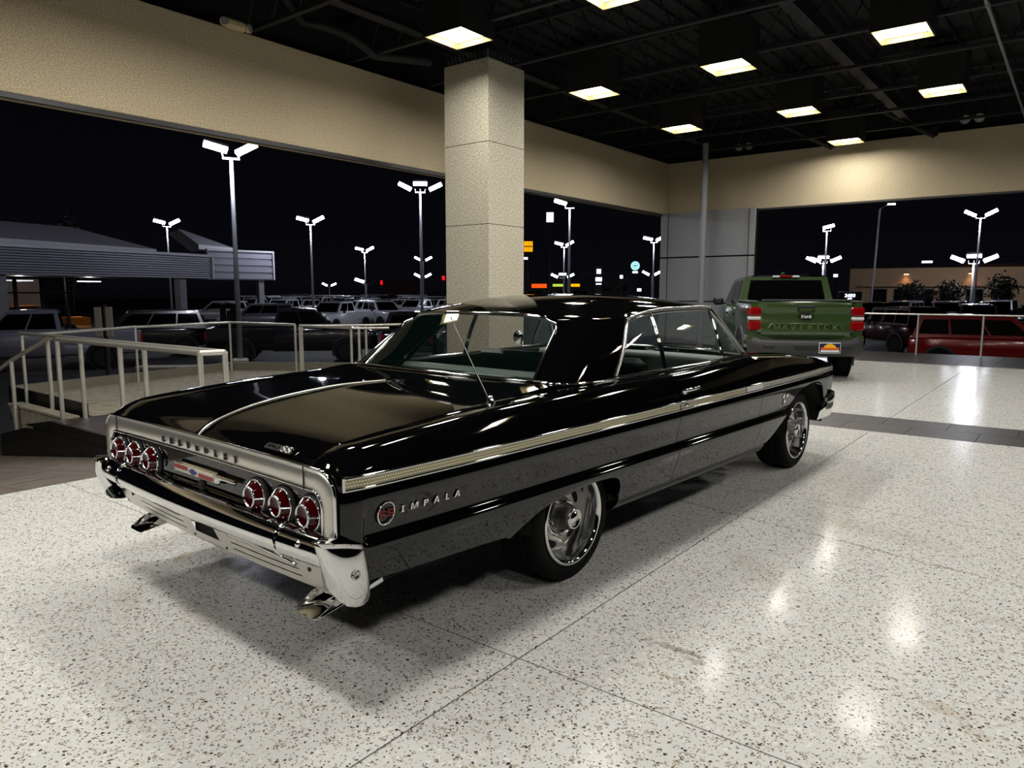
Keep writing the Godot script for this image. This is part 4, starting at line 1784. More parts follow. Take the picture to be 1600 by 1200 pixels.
func tail_lamp(root: Node3D, x: float) -> void:
	var l := Node3D.new()
	l.name = "tail_lamp"
	root.add_child(l, true)
	l.position = cp(x, 0.640, -1.393)
	# spun round an axis that points backwards
	var tr := Transform3D(Basis(Vector3.UP, -PI / 2), Vector3.ZERO)
	var m := MB.new()
	m.lathe([[0.072, 0.0], [0.071, 0.006], [0.067, 0.012], [0.061, 0.015]], tr, 40)
	part("bezel", m, M.satin_black, l)
	m = MB.new()
	m.lathe([[0.0635, 0.012], [0.0635, 0.018], [0.0590, 0.020], [0.0580, 0.014]], tr, 40)
	part("outer_ring", m, M.chrome, l)
	m = MB.new()
	var rows := []
	for p in [[0.0585, 0.014], [0.053, 0.022], [0.045, 0.032], [0.038, 0.040]]:
		var ring := PackedVector3Array()
		for j in 48:
			var rr: float = p[0] - (0.0008 if j % 2 else 0.0)
			ring.append(tr * Vector3(p[1], cos(TAU * j / 48) * rr, sin(TAU * j / 48) * rr))
		rows.append(ring)
	m.grid(rows, true, 0)
	part("lens_cone", m, M.lens_red, l)
	m = MB.new()
	m.lathe([[0.0375, 0.036], [0.0405, 0.040], [0.0405, 0.046], [0.0355, 0.048], [0.034, 0.041]], tr, 40)
	part("inner_ring", m, M.chrome, l)
	m = MB.new()
	m.lathe([[0.035, 0.042], [0.026, 0.037], [0.012, 0.034], [0.0, 0.033]], tr, 32)
	part("centre_lens", m, M.lens_red, l)
	for k in 3:
		var t := TAU * k / 3.0 + 0.5
		m = MB.new()
		m.tube([tr * Vector3(0.017, cos(t) * 0.0590, sin(t) * 0.0590), tr * Vector3(0.043, cos(t) * 0.0385, sin(t) * 0.0385)], 0.0022, 6)
		part("rib", m, M.chrome, l)


func coupe_rear_bumper(root: Node3D) -> void:
	var b := Node3D.new()
	b.name = "rear_bumper"
	root.add_child(b, true)
	# upper face bar
	var sec := [[-1.385, 0.578], [-1.41, 0.587], [-1.44, 0.583], [-1.468, 0.566], [-1.485, 0.540], [-1.487, 0.515], [-1.478, 0.490], [-1.462, 0.474], [-1.440, 0.468]]
	var m := MB.new()
	var rows := []
	for i in 41:
		var u := (i - 20) / 20.0
		var x := u * 0.915
		var row := PackedVector3Array()
		var fwd := 0.030 * u * u
		for p in sec:
			row.append(cp(x, p[1] + 0.004 * u * u, p[0] + fwd))
		rows.append(row)
	m.grid(rows)
	part("face_bar", m, M.chrome, b)
	# ribs where the bar pieces meet, and bolts
	for x in [-0.70, 0.66]:
		var u: float = x / 0.915
		var path := []
		for p in sec.slice(1):
			path.append(cp(x, p[1] + 0.004 * u * u + 0.001, p[0] + 0.030 * u * u - 0.001))
		part("bar_seam", tube_of(path, 0.006), M.chrome, b)
	for x in [-0.82, 0.79]:
		m = MB.new()
		m.lathe([[0.014, 0.0], [0.014, 0.004], [0.010, 0.009], [0.0, 0.011]], Transform3D(Basis(Vector3.UP, -PI / 2) * Basis(Vector3.BACK, 0.5), cp(x, 0.548, -1.455)), 16)
		part("bolt", m, M.chrome, b)
	# lower apron with grooves and the licence opening
	m = MB.new()
	var lo := func(x: float, t: float) -> Vector3:
		var u := x / 0.95
		return cp(x, lerpf(0.464, 0.340, t) + 0.006 * u * u, lerpf(-1.420, -1.366, t) + 0.030 * u * u)
	for k in [-1.0, 1.0]:
		# solid end block and the strip next to the frame
		for blk in [[0.17, 0.20], [0.665, 0.92]]:
			rows = []
			for i in 6:
				var x: float = k * lerpf(blk[0], blk[1], i / 5.0)
				var row := PackedVector3Array()
				for j in 6:
					row.append(lo.call(x, j / 5.0))
				rows.append(row)
			m.grid(rows)
		# bright slats with open gaps between them
		for sl in [[0.0, 0.235], [0.285, 0.485], [0.535, 0.735], [0.785, 1.0]]:
			var ms := MB.new()
			rows = []
			for i in 9:
				var x: float = k * lerpf(0.20, 0.665, i / 8.0)
				var p: Vector3 = lo.call(x, sl[0])
				var q: Vector3 = lo.call(x, sl[1])
				var inn := Vector3(0, 0.002, -0.014)
				rows.append(PackedVector3Array([p + inn, p, q, q + inn]))
			ms.grid(rows, false, -1)
			part("apron_slat", ms, M.aluminium, b)
		var mb2 := MB.new()
		mb2.quad(lo.call(k * 0.20, 0.0) + Vector3(0, 0, -0.013), lo.call(k * 0.665, 0.0) + Vector3(0, 0, -0.013), lo.call(k * 0.665, 1.0) + Vector3(0, 0, -0.013), lo.call(k * 0.20, 1.0) + Vector3(0, 0, -0.013))
		part("apron_backing", mb2, M.underbody, b)
	# frame round the opening
	for q in [[-0.17, 0.17, 0.0, 0.10], [-0.17, 0.17, 0.68, 1.0], [-0.17, -0.10, 0.10, 0.68], [0.10, 0.17, 0.10, 0.68]]:
		m.quad(lo.call(q[0], q[2]), lo.call(q[1], q[2]), lo.call(q[1], q[3]), lo.call(q[0], q[3]))
	# turned-under lower edge
	rows = []
	for i in 33:
		var x := lerpf(-0.92, 0.92, i / 32.0)
		var p: Vector3 = lo.call(x, 1.0)
		rows.append(PackedVector3Array([p, p + Vector3(0, -0.006, -0.006), p + Vector3(0, 0.0, -0.05)]))
	m.grid(rows)
	part("apron", m, M.aluminium, b)
	for x in [-0.135, 0.135]:
		m = MB.new()
		m.lathe([[0.006, 0.0], [0.006, 0.003], [0.0, 0.004]], Transform3D(Basis(Vector3.UP, -PI / 2), lo.call(x, 0.88)), 10)
		part("screw", m, M.satin_black, b)
	m = MB.new()
	m.box(cp(0, 0.42, -1.372), Vector3(0.24, 0.10, 0.012))
	part("licence_recess", m, M.underbody, b)
	# little hook-shaped bar under the right seam
	part("pull_bar", tube_of([cp(0.30, 0.470, -1.447), cp(0.55, 0.470, -1.442), cp(0.70, 0.462, -1.436), cp(0.73, 0.452, -1.432)], 0.0075), M.chrome, b)
	# end wings that wrap round to the side
	for sg in [1.0, -1.0]:
		m = MB.new()
		rows = []
		# stations from the rear inner edge round the corner to the forward tip: x, s, top, bottom
		var st := [[0.895, -1.462, 0.572, 0.452], [0.925, -1.474, 0.580, 0.435], [0.958, -1.472, 0.586, 0.412], [0.985, -1.458, 0.588, 0.385], [1.000, -1.435, 0.586, 0.362], [1.006, -1.405, 0.580, 0.350], [1.004, -1.375, 0.570, 0.346], [0.998, -1.350, 0.562, 0.350], [0.990, -1.335, 0.556, 0.362]]
		for q in st:
			var row := PackedVector3Array()
			for j in 15:
				var t := j / 14.0
				var y := lerpf(q[2], q[3], t)
				var out := 0.006 * sin(PI * t) - 0.022 * pow(t, 5.0) - 0.012 * pow(1 - t, 10.0)
				var dip := 0.0
				row.append(cp(sg * (q[0] + out - dip), y, q[1] + 0.035 * pow(t, 2.0)))
			rows.append(row)
		m.grid(rows)
		# top ledge back to the body
		var tops := []
		for r in rows:
			var p: Vector3 = r[0]
			tops.append(PackedVector3Array([p, p + Vector3(-sg * 0.010, 0.004, 0), Vector3(sg * minf(absf(p.x) - 0.03, 0.945), p.y + 0.002, minf(p.z, 1.40))]))
		m.grid(tops)
		var front: PackedVector3Array = rows[rows.size() - 1]
		for j in 14:
			m.quad(front[j], front[j] + Vector3(-sg * 0.03, 0, 0), front[j + 1] + Vector3(-sg * 0.03, 0, 0), front[j + 1])
		part("end_wing", m, M.chrome, b)
		m = MB.new()
		m.lathe([[0.017, 0.0], [0.017, 0.003], [0.011, 0.006], [0.009, 0.003], [0.0, 0.004]], Transform3D(Basis(Vector3.UP, 0.0 if sg > 0 else PI), cp(sg * 1.012, 0.475, -1.388)), 16)
		part("bolt", m, M.dull_chrome, b)
		m = MB.new()
		m.lathe([[0.010, 0.0], [0.010, 0.003], [0.0, 0.004]], Transform3D(Basis(Vector3.UP, -PI / 2), lo.call(sg * 0.74, 0.35)), 12)
		part("bolt", m, M.satin_black, b)


func coupe_badges(root: Node3D) -> void:
	# script on the rear fenders
	for sg in [1.0, -1.0]:
		var word := "IMPALA"
		var wd := Node3D.new()
		wd.name = "fender_script"
		root.add_child(wd, true)
		for i in 6:
			var s := -1.145 + 0.265 * i / 5.0
			var k := i if sg > 0 else 5 - i
			var t := inst("letter", text(word[k], 0.025, 0.005, false, true), M.chrome, wd)
			t.position = cp(sg * (side_x(s, 0.633) + 0.004), 0.634, s)
			t.rotation = Vector3(0.17, sg * PI / 2, 0)
			t.scale.x = 1.3
		var e := Node3D.new()
		e.name = "fender_emblem"
		root.add_child(e, true)
		var es := -1.219
		e.position = cp(sg * (side_x(es, 0.633) + 0.006), 0.634, es)
		e.rotation = Vector3(0.17, sg * PI / 2, 0)
		var m := MB.new()
		var ring := []
		for i in 32:
			ring.append(Vector3(cos(TAU * i / 32) * 0.036, sin(TAU * i / 32) * 0.042, 0))
		m.tube(ring, 0.0035, 6, false, true, 1.0, Vector3.BACK)
		part("ring", m, M.chrome, e)
		var ss := inst("letters", text("SS", 0.030, 0.005, true, false), M.emblem_red, e)
		ss.scale = Vector3(1.6, 0.8, 1)
		ss.position.z = 0.003
		# crossed flags behind the front wheel opening... ahead of the door
		var f := Node3D.new()
		f.name = "flag_badge"
		root.add_child(f, true)
		f.position = cp(sg * (side_x(2.45, 0.62) + 0.005), 0.625, 2.45)
		f.rotation = Vector3(0.17, sg * PI / 2, 0)
		m = MB.new()
		for k in [-1.0, 1.0]:
			m.tube([Vector3(0, -0.045, 0), Vector3(k * 0.03, 0.045, 0)], 0.003, 6)
			m.box(Vector3(k * 0.032, 0.025, 0), Vector3(0.034, 0.026, 0.004), 0.001)
		m.box(Vector3(0, -0.015, 0), Vector3(0.03, 0.02, 0.005), 0.001)
		part("flags", m, M.chrome, f)
	# plate on the trunk lid
	var p := Node3D.new()
	p.name = "trunk_badge"
	root.add_child(p, true)
	var s0 := -1.365
	var x0 := 0.545
	p.position = cp(x0, deck_y(x0, s0) + 0.006, s0)
	var dy := deck_y(x0, s0 + 0.02) - deck_y(x0, s0 - 0.02)
	p.rotation.x = -atan2(0.04, dy)
	p.rotation.x += PI / 2 - PI / 2
	var m := MB.new()
	m.box(Vector3(0, 0, 0), Vector3(0.18, 0.034, 0.005), 0.001)
	part("plate", m, M.chrome, p)
	m = MB.new()
	m.box(Vector3(-0.005, 0, 0.002), Vector3(0.162, 0.025, 0.004), 0.001)
	part("field", m, M.satin_black, p)
	var a := inst("letters", text("IMPALA", 0.017, 0.004, false, true), M.chrome, p)
	a.position = Vector3(-0.035, 0, 0.004)
	var b := inst("letters", text("SS", 0.028, 0.004, true, true), M.dull_chrome, p)
	b.position = Vector3(0.055, 0, 0.004)
	b.scale.x = 1.4


func coupe_interior(root: Node3D) -> void:
	var c := Node3D.new()
	c.name = "cabin"
	root.add_child(c, true)
	var m := MB.new()
	m.box(cp(0, 0.50, 1.1), Vector3(1.56, 0.06, 2.0), 0.01)
	part("carpet", m, M.vinyl_black, c)
	for sg in [1.0, -1.0]:
		m = MB.new()
		m.box(cp(sg * 0.80, 0.73, 1.2), Vector3(0.03, 0.44, 1.75), 0.01)
		part("door_card", m, M.vinyl_black, c)
	# parcel shelf behind the rear seat
	m = MB.new()
	m.box(cp(0, 0.925, 0.16), Vector3(1.36, 0.02, 0.36), 0.006)
	part("parcel_shelf", m, M.vinyl_black, c)
	m = MB.new()
	m.box(cp(0.18, 0.938, 0.12), Vector3(0.34, 0.012, 0.14), 0.004)
	part("speaker_grille", m, M.vinyl_teal, c)
	# seats: ribbed backs
	var seats := [["rear_seat", 0.0, 1.32, 0.40, 0.945, 0.44, 0.80], ["front_seat", 0.36, 0.60, 1.12, 0.985, 1.16, 1.62], ["front_seat", -0.36, 0.60, 1.12, 0.985, 1.16, 1.62]]
	for s in seats:
		var seat := Node3D.new()
		seat.name = s[0]
		c.add_child(seat, true)
		m = MB.new()
		var rows := []
		for j in 13:
			var t := j / 12.0
			var row := PackedVector3Array()
			var n := int(s[2] / 0.03)
			for i in n + 1:
				var u := i / float(n) - 0.5
				var ribs := 0.006 * absf(sin(PI * i / 2.0)) * smoothstep(0.1, 0.25, t)
				var y := lerpf(0.62, s[4], t) - 0.02 * pow(absf(u) * 2, 6.0) * t
				row.append(cp(s[1] + u * s[2], y, s[3] + 0.05 * (1 - t) + ribs - 0.10 * t + 0.02))
			rows.append(row)
		m.grid(rows)
		for j in rows[12].size() - 1:
			var a: Vector3 = rows[12][j]
			var b: Vector3 = rows[12][j + 1]
			m.quad(a, a + Vector3(0, -0.01, 0.10), b + Vector3(0, -0.01, 0.10), b)
		part("seat_back", m, M.vinyl_black, seat)
		m = MB.new()
		m.box(cp(s[1], s[4] - 0.012, s[3] - 0.125), Vector3(s[2] - 0.03, 0.05, 0.09), 0.022)
		part("seat_top", m, M.vinyl_teal, seat)
		m = MB.new()
		m.box(cp(s[1], 0.60, (s[5] + s[6]) / 2), Vector3(s[2], 0.16, s[6] - s[5]), 0.05)
		part("seat_cushion", m, M.vinyl_teal, seat)
	# dashboard and wheel
	m = MB.new()
	var rows := []
	for i in 17:
		var u := (i - 8) / 8.0
		var d := 0.10 * u * u
		rows.append(PackedVector3Array([cp(u * 0.77, 0.93, 2.26 - d), cp(u * 0.77, 0.955, 2.05 - d), cp(u * 0.77, 0.945, 1.90 - d), cp(u * 0.77, 0.90, 1.87 - d), cp(u * 0.77, 0.82, 1.91 - d), cp(u * 0.77, 0.68, 1.95 - d)]))
	m.grid(rows)
	part("dashboard", m, M.vinyl_teal, c)
	var w := Node3D.new()
	w.name = "steering_wheel"
	c.add_child(w, true)
	w.position = cp(-0.38, 0.86, 1.72)
	w.rotation.x = -0.9
	m = MB.new()
	var ring := []
	for i in 40:
		ring.append(Vector3(cos(TAU * i / 40) * 0.205, 0, sin(TAU * i / 40) * 0.205))
	m.tube(ring, 0.011, 8, false, true)
	part("wheel_rim", m, M.vinyl_black, w)
	m = MB.new()
	m.tube([Vector3(-0.2, 0, 0), Vector3(0, -0.03, 0), Vector3(0.2, 0, 0)], 0.009, 8)
	m.tube([Vector3(0, -0.03, 0), Vector3(0, -0.3, 0)], 0.025, 10)
	part("column_and_spokes", m, M.chrome, w)
	# headliner, mirror
	m = MB.new()
	rows = []
	for v in 11:
		var row := PackedVector3Array()
		for i in 21:
			var u := (i - 10) / 10.0
			var s := lerpf(0.30, 1.84 - 0.06 * u * u, v / 10.0)
			var ye := lut(C_EDGE_Y, s) - 0.004
			var yc := lut(C_ROOF, s) - 0.03
			row.append(cp(u * (lut(C_EDGE_X, s) - 0.015), ye + (yc - ye) * pow(maxf(0.0, 1 - pow(absf(u), 2.5)), 0.72), s))
		rows.append(row)
	m.grid(rows)
	part("headliner", m, M.headliner, c)
	m = MB.new()
	m.tube([cp(0, 1.31, 1.85), cp(0, 1.25, 1.80)], 0.006, 6)
	m.box(cp(0, 1.225, 1.79), Vector3(0.24, 0.055, 0.02), 0.008)
	part("rear_view_mirror", m, M.chrome, c)
	# round mirror seen through the rear window is outside the driver door; a small dome lamp sits in the roof
	m = MB.new()
	m.box(cp(0, 1.345, 1.0), Vector3(0.12, 0.012, 0.09), 0.004)
	part("dome_light", m, M.lens_clear, c)


# ---------------------------------------------------------------- other vehicles
# hull lofted along s from stations [s, low, top, half width]
func hull(m: MB, st: Array, round_top := 0.07) -> void:
	var rows := []
	for q in st:
		var s: float = q[0]
		var lo: float = q[1]
		var hi: float = q[2]
		var w: float = q[3]
		var r := minf(round_top, (hi - lo) * 0.4)
		var half := [[w - 0.10, lo], [w - 0.03, lo + 0.03], [w - 0.005, lo + 0.12 * minf(1.0, hi - lo)], [w, lo + (hi - lo) * 0.55], [w - 0.012, hi - r], [w - 0.03, hi - r * 0.35], [w - r, hi], [w * 0.5, hi + 0.015]]
		var row := PackedVector3Array()
		for p in half:
			row.append(cp(p[0], p[1], s))
		for i in range(half.size() - 1, -1, -1):
			row.append(cp(-half[i][0], half[i][1], s))
		rows.append(row)
	m.grid(rows, true, 0)
	m.fan(rows[0])
	m.fan(rows[rows.size() - 1])


# cabin from side outline [s, y] base front, top front, top rear, base rear, with half widths at sill and roof
func cabin(m: MB, c: Array, wb: float, wt: float) -> void:
	var L := []
	var R := []
	for i in 4:
		var w := wb if (i == 0 or i == 3) else wt
		R.append(cp(w, c[i][1], c[i][0]))
		L.append(cp(-w, c[i][1], c[i][0]))
	# roof with a little crown, bevelled to the sides
	var e := 0.05
	var rows := []
	for t in 7:
		var f := t / 6.0
		var a: Vector3 = R[1].lerp(R[2], f)
		var b: Vector3 = L[1].lerp(L[2], f)
		var lift := 0.035 * sin(PI * clampf(f * 0.8 + 0.1, 0, 1))
		var row := PackedVector3Array([a, a.lerp(b, e / 2 / wt) + Vector3(0, 0.02, 0)])
		for k in 5:
			var g := lerpf(0.12, 0.88, k / 4.0)
			row.append(a.lerp(b, g) + Vector3(0, 0.022 + lift * sin(PI * g), 0))
		row.append(a.lerp(b, 1 - e / 2 / wt) + Vector3(0, 0.02, 0))
		row.append(b)
		rows.append(row)
	m.grid(rows)
	m.quad(R[0], R[1], R[2], R[3])
	m.quad(L[0], L[3], L[2], L[1])
	m.quad(R[0], L[0], L[1], R[1])
	m.quad(R[3], R[2], L[2], L[3])


func inset_quad(m: MB, a: Vector3, b: Vector3, c: Vector3, d: Vector3, f0: float, f1: float, g0: float, g1: float, out: Vector3) -> void:
	# a-b lower edge, d-c upper edge; fractions along and up
	var p := func(f: float, g: float) -> Vector3: return a.lerp(b, f).lerp(d.lerp(c, f), g) + out
	m.quad(p.call(f0, g0), p.call(f1, g0), p.call(f1, g1), p.call(f0, g1))
	for q in [[f0, g0, f1, g0], [f1, g0, f1, g1], [f1, g1, f0, g1], [f0, g1, f0, g0]]:
		var u: Vector3 = p.call(q[0], q[1])
		var v: Vector3 = p.call(q[2], q[3])
		m.quad(u, u - out * 2.0, v - out * 2.0, v)


func road_wheel(parent: Node3D, at: Vector3, r: float, outward: float, rim: Material) -> void:
	var key := "wheel %.2f" % r
	if not shared.has(key):
		var m := MB.new()
		m.lathe([[r * 0.62, -0.20], [r * 0.9, -0.22], [r, -0.19], [r, -0.03], [r * 0.96, -0.005], [r * 0.8, 0.005], [r * 0.66, -0.01]], Transform3D.IDENTITY, 28)
		shared[key] = m.done()
		m = MB.new()
		m.lathe([[r * 0.67, -0.012], [r * 0.62, -0.02], [r * 0.56, -0.06], [r * 0.5, -0.07], [r * 0.2, -0.05], [r * 0.16, -0.03], [0.0, -0.03]], Transform3D.IDENTITY, 28)
		for k in 5:
			var t := TAU * k / 5.0
			m.box(Vector3(-0.035, cos(t) * r * 0.36, sin(t) * r * 0.36), Vector3(0.03, r * 0.5, r * 0.14), 0.005, Basis(Vector3.RIGHT, t))
		shared[key + " hub"] = m.done()
	var w := Node3D.new()
	w.name = "wheel"
	parent.add_child(w, true)
	w.position = at
	if outward < 0:
		w.rotation.y = PI
	inst("tyre", shared[key], M.rubber, w)
	inst("hub", shared[key + " hub"], rim, w)


func arches(parent: Node3D, axles: Array, w: float, r: float, material: Material) -> void:
	for s in axles:
		for sg in [1.0, -1.0]:
			var m := MB.new()
			var rows := []
			for i in 19:
				var t := lerpf(-0.35, PI + 0.35, i / 18.0)
				rows.append(PackedVector3Array([cp(sg * (w - 0.02), r + sin(t) * (r + 0.04), s + cos(t) * (r + 0.04)), cp(sg * (w + 0.018), r + sin(t) * (r + 0.045), s + cos(t) * (r + 0.045)), cp(sg * (w + 0.015), r + sin(t) * (r + 0.10), s + cos(t) * (r + 0.10)), cp(sg * (w - 0.01), r + sin(t) * (r + 0.11), s + cos(t) * (r + 0.11))]))
			m.grid(rows, false, -1)
			part("wheel_arch", m, material, parent)
			m = MB.new()
			m.lathe([[0.0, 0.0], [r + 0.045, 0.0]], Transform3D(Basis.IDENTITY, cp(sg * (w + 0.003), r, s)), 24)
			part("wheel_well", m, M.underbody, parent)


func vehicle(kind: String, paint: String, label: String, at: Vector3, turn: float, group := "vehicles parked on the dark lot") -> Node3D:
	var P := {}
	match kind:
		"pickup":
			P = {"name": "parked_pickup", "cat": "pickup", "w": 0.98, "r": 0.40, "axles": [-1.75, 1.75], "belt": 1.18,
				"st": [[-2.85, 0.52, 0.80, 0.90], [-2.82, 0.48, 0.86, 0.97], [-0.72, 0.46, 0.86, 0.98], [-0.68, 0.42, 1.20, 0.98], [1.2, 0.42, 1.20, 0.98], [1.6, 0.45, 1.19, 0.97], [2.5, 0.45, 1.14, 0.95], [2.75, 0.42, 1.05, 0.92], [2.82, 0.46, 0.95, 0.88]],
				"cab": [[1.40, 1.17], [0.72, 1.84], [-0.55, 1.86], [-0.68, 1.17]], "wt": 0.76, "sides": [[0.06, 0.20, 0.50, 0.88], [0.53, 0.20, 0.93, 0.88]]}
		"suv":
			P = {"name": "parked_suv", "cat": "car", "w": 0.95, "r": 0.37, "axles": [-1.4, 1.4], "belt": 1.08,
				"st": [[-2.25, 0.50, 1.0, 0.84], [-2.2, 0.42, 1.08, 0.92], [-1.4, 0.38, 1.10, 0.95], [0.9, 0.38, 1.10, 0.95], [1.3, 0.40, 1.10, 0.94], [2.0, 0.42, 1.04, 0.92], [2.2, 0.42, 0.95, 0.88], [2.28, 0.46, 0.85, 0.82]],
				"cab": [[1.15, 1.07], [0.42, 1.72], [-1.95, 1.74], [-2.18, 1.07]], "wt": 0.70, "sides": [[0.07, 0.18, 0.36, 0.86], [0.38, 0.18, 0.68, 0.86], [0.70, 0.18, 0.96, 0.84]]}
		"box":
			P = {"name": "parked_off_roader", "cat": "car", "w": 0.90, "r": 0.40, "axles": [-1.3, 1.3], "belt": 1.15,
				"st": [[-2.0, 0.55, 1.10, 0.80], [-1.97, 0.50, 1.16, 0.86], [0.6, 0.50, 1.17, 0.88], [0.85, 0.52, 1.16, 0.82], [1.9, 0.55, 1.10, 0.74], [2.0, 0.58, 1.02, 0.72]],
				"cab": [[0.78, 1.15], [0.46, 1.82], [-1.90, 1.84], [-1.96, 1.15]], "wt": 0.74, "sides": [[0.08, 0.14, 0.36, 0.86], [0.39, 0.14, 0.66, 0.86], [0.69, 0.14, 0.97, 0.86]]}
	var o := thing(P.name, label, P.cat, at, turn, group)
	var key := kind + " meshes"
	if not shared.has(key):
		var S := {}
		var m := MB.new()
		hull(m, P.st)
		if kind == "pickup":
			for sg in [1.0, -1.0]:
				m.box(cp(sg * 0.92, 1.0, -1.76), Vector3(0.10, 0.44, 2.14), 0.03)
		S.body = m.done()
		m = MB.new()
		cabin(m, P.cab, P.w - 0.06, P.wt)
		S.cab = m.done()
		var c: Array = P.cab
		S.glass = []
		for sg in [1.0, -1.0]:
			var a := cp(sg * (P.w - 0.06), c[0][1], c[0][0])
			var b := cp(sg * (P.w - 0.06), c[3][1], c[3][0])
			var e := cp(sg * P.wt, c[2][1], c[2][0])
			var d := cp(sg * P.wt, c[1][1], c[1][0])
			for q in P.sides:
				m = MB.new()
				inset_quad(m, a, b, e, d, q[0], q[2], q[1], q[3], Vector3(sg * 0.006, 0, 0))
				S.glass.append(["side_window", m.done()])
		var wb: float = P.w - 0.06
		m = MB.new()
		inset_quad(m, cp(wb, c[0][1], c[0][0]), cp(-wb, c[0][1], c[0][0]), cp(-P.wt, c[1][1], c[1][0]), cp(P.wt, c[1][1], c[1][0]), 0.07, 0.93, 0.12, 0.92, Vector3(0, 0.004, -0.006))
		S.glass.append(["windshield", m.done()])
		m = MB.new()
		inset_quad(m, cp(wb, c[3][1], c[3][0]), cp(-wb, c[3][1], c[3][0]), cp(-P.wt, c[2][1], c[2][0]), cp(P.wt, c[2][1], c[2][0]), 0.10, 0.90, 0.22, 0.88, Vector3(0, 0.002, 0.006))
		S.glass.append(["rear_window", m.done()])
		var fr: Array = P.st[P.st.size() - 2]
		var re: Array = P.st[1]
		m = MB.new()
		m.box(cp(0, fr[1] + 0.10, fr[0] + 0.05), Vector3(2 * fr[3] - 0.1, 0.20, 0.16), 0.04)
		S.bumper_f = m.done()
		m = MB.new()
		m.box(cp(0, re[1] + 0.10, re[0] - 0.06), Vector3(2 * re[3] - 0.1, 0.20, 0.16), 0.04)
		S.bumper_r = m.done()
		m = MB.new()
		m.box(cp(0, fr[1] + 0.36, fr[0] + 0.06), Vector3(1.0, 0.26, 0.08), 0.02)
		S.grille = m.done()
		m = MB.new()
		m.box(Vector3.ZERO, Vector3(0.24, 0.15, 0.10), 0.025)
		S.lamp = m.done()
		m = MB.new()
		m.box(Vector3.ZERO, Vector3(0.14, 0.30, 0.10), 0.025)
		S.tail = m.done()
		m = MB.new()
		m.box(Vector3.ZERO, Vector3(0.17, 0.17, 0.09), 0.03)
		S.mirror = m.done()
		m = MB.new()
		m.box(cp(0, 0.98, -2.82), Vector3(1.72, 0.48, 0.06), 0.02)
		S.gate = m.done()
		S.fr = fr
		S.re = re
		shared[key] = S
	var S: Dictionary = shared[key]
	var pm: Material = M["paint_" + paint]
	inst("body", S.body, pm, o)
	inst("cab", S.cab, pm, o)
	if kind == "pickup":
		inst("tailgate", S.gate, pm, o)
	for g in S.glass:
		inst(g[0], g[1], M.car_glass, o)
	inst("front_bumper", S.bumper_f, M.grey_plastic, o)
	inst("rear_bumper", S.bumper_r, M.grey_plastic, o)
	inst("grille", S.grille, M.black_plastic, o)
	for sg in [1.0, -1.0]:
		inst("headlight", S.lamp, M.lens_clear, o).position = cp(sg * (S.fr[3] - 0.16), S.fr[1] + 0.42, S.fr[0] + 0.03)
		inst("tail_light", S.tail, M.tail_red, o).position = cp(sg * (S.re[3] - 0.09), P.belt - 0.22, S.re[0] - 0.01)
		inst("door_mirror", S.mirror, M.black_plastic, o).position = cp(sg * (P.w + 0.08), P.belt + 0.10, P.cab[0][0] - 0.45)
		for s in P.axles:
			road_wheel(o, cp(sg * (P.w + 0.01), P.r, s), P.r, sg, M.wheel_silver)
	arches(o, P.axles, P.w, P.r, M.black_plastic)
	return o


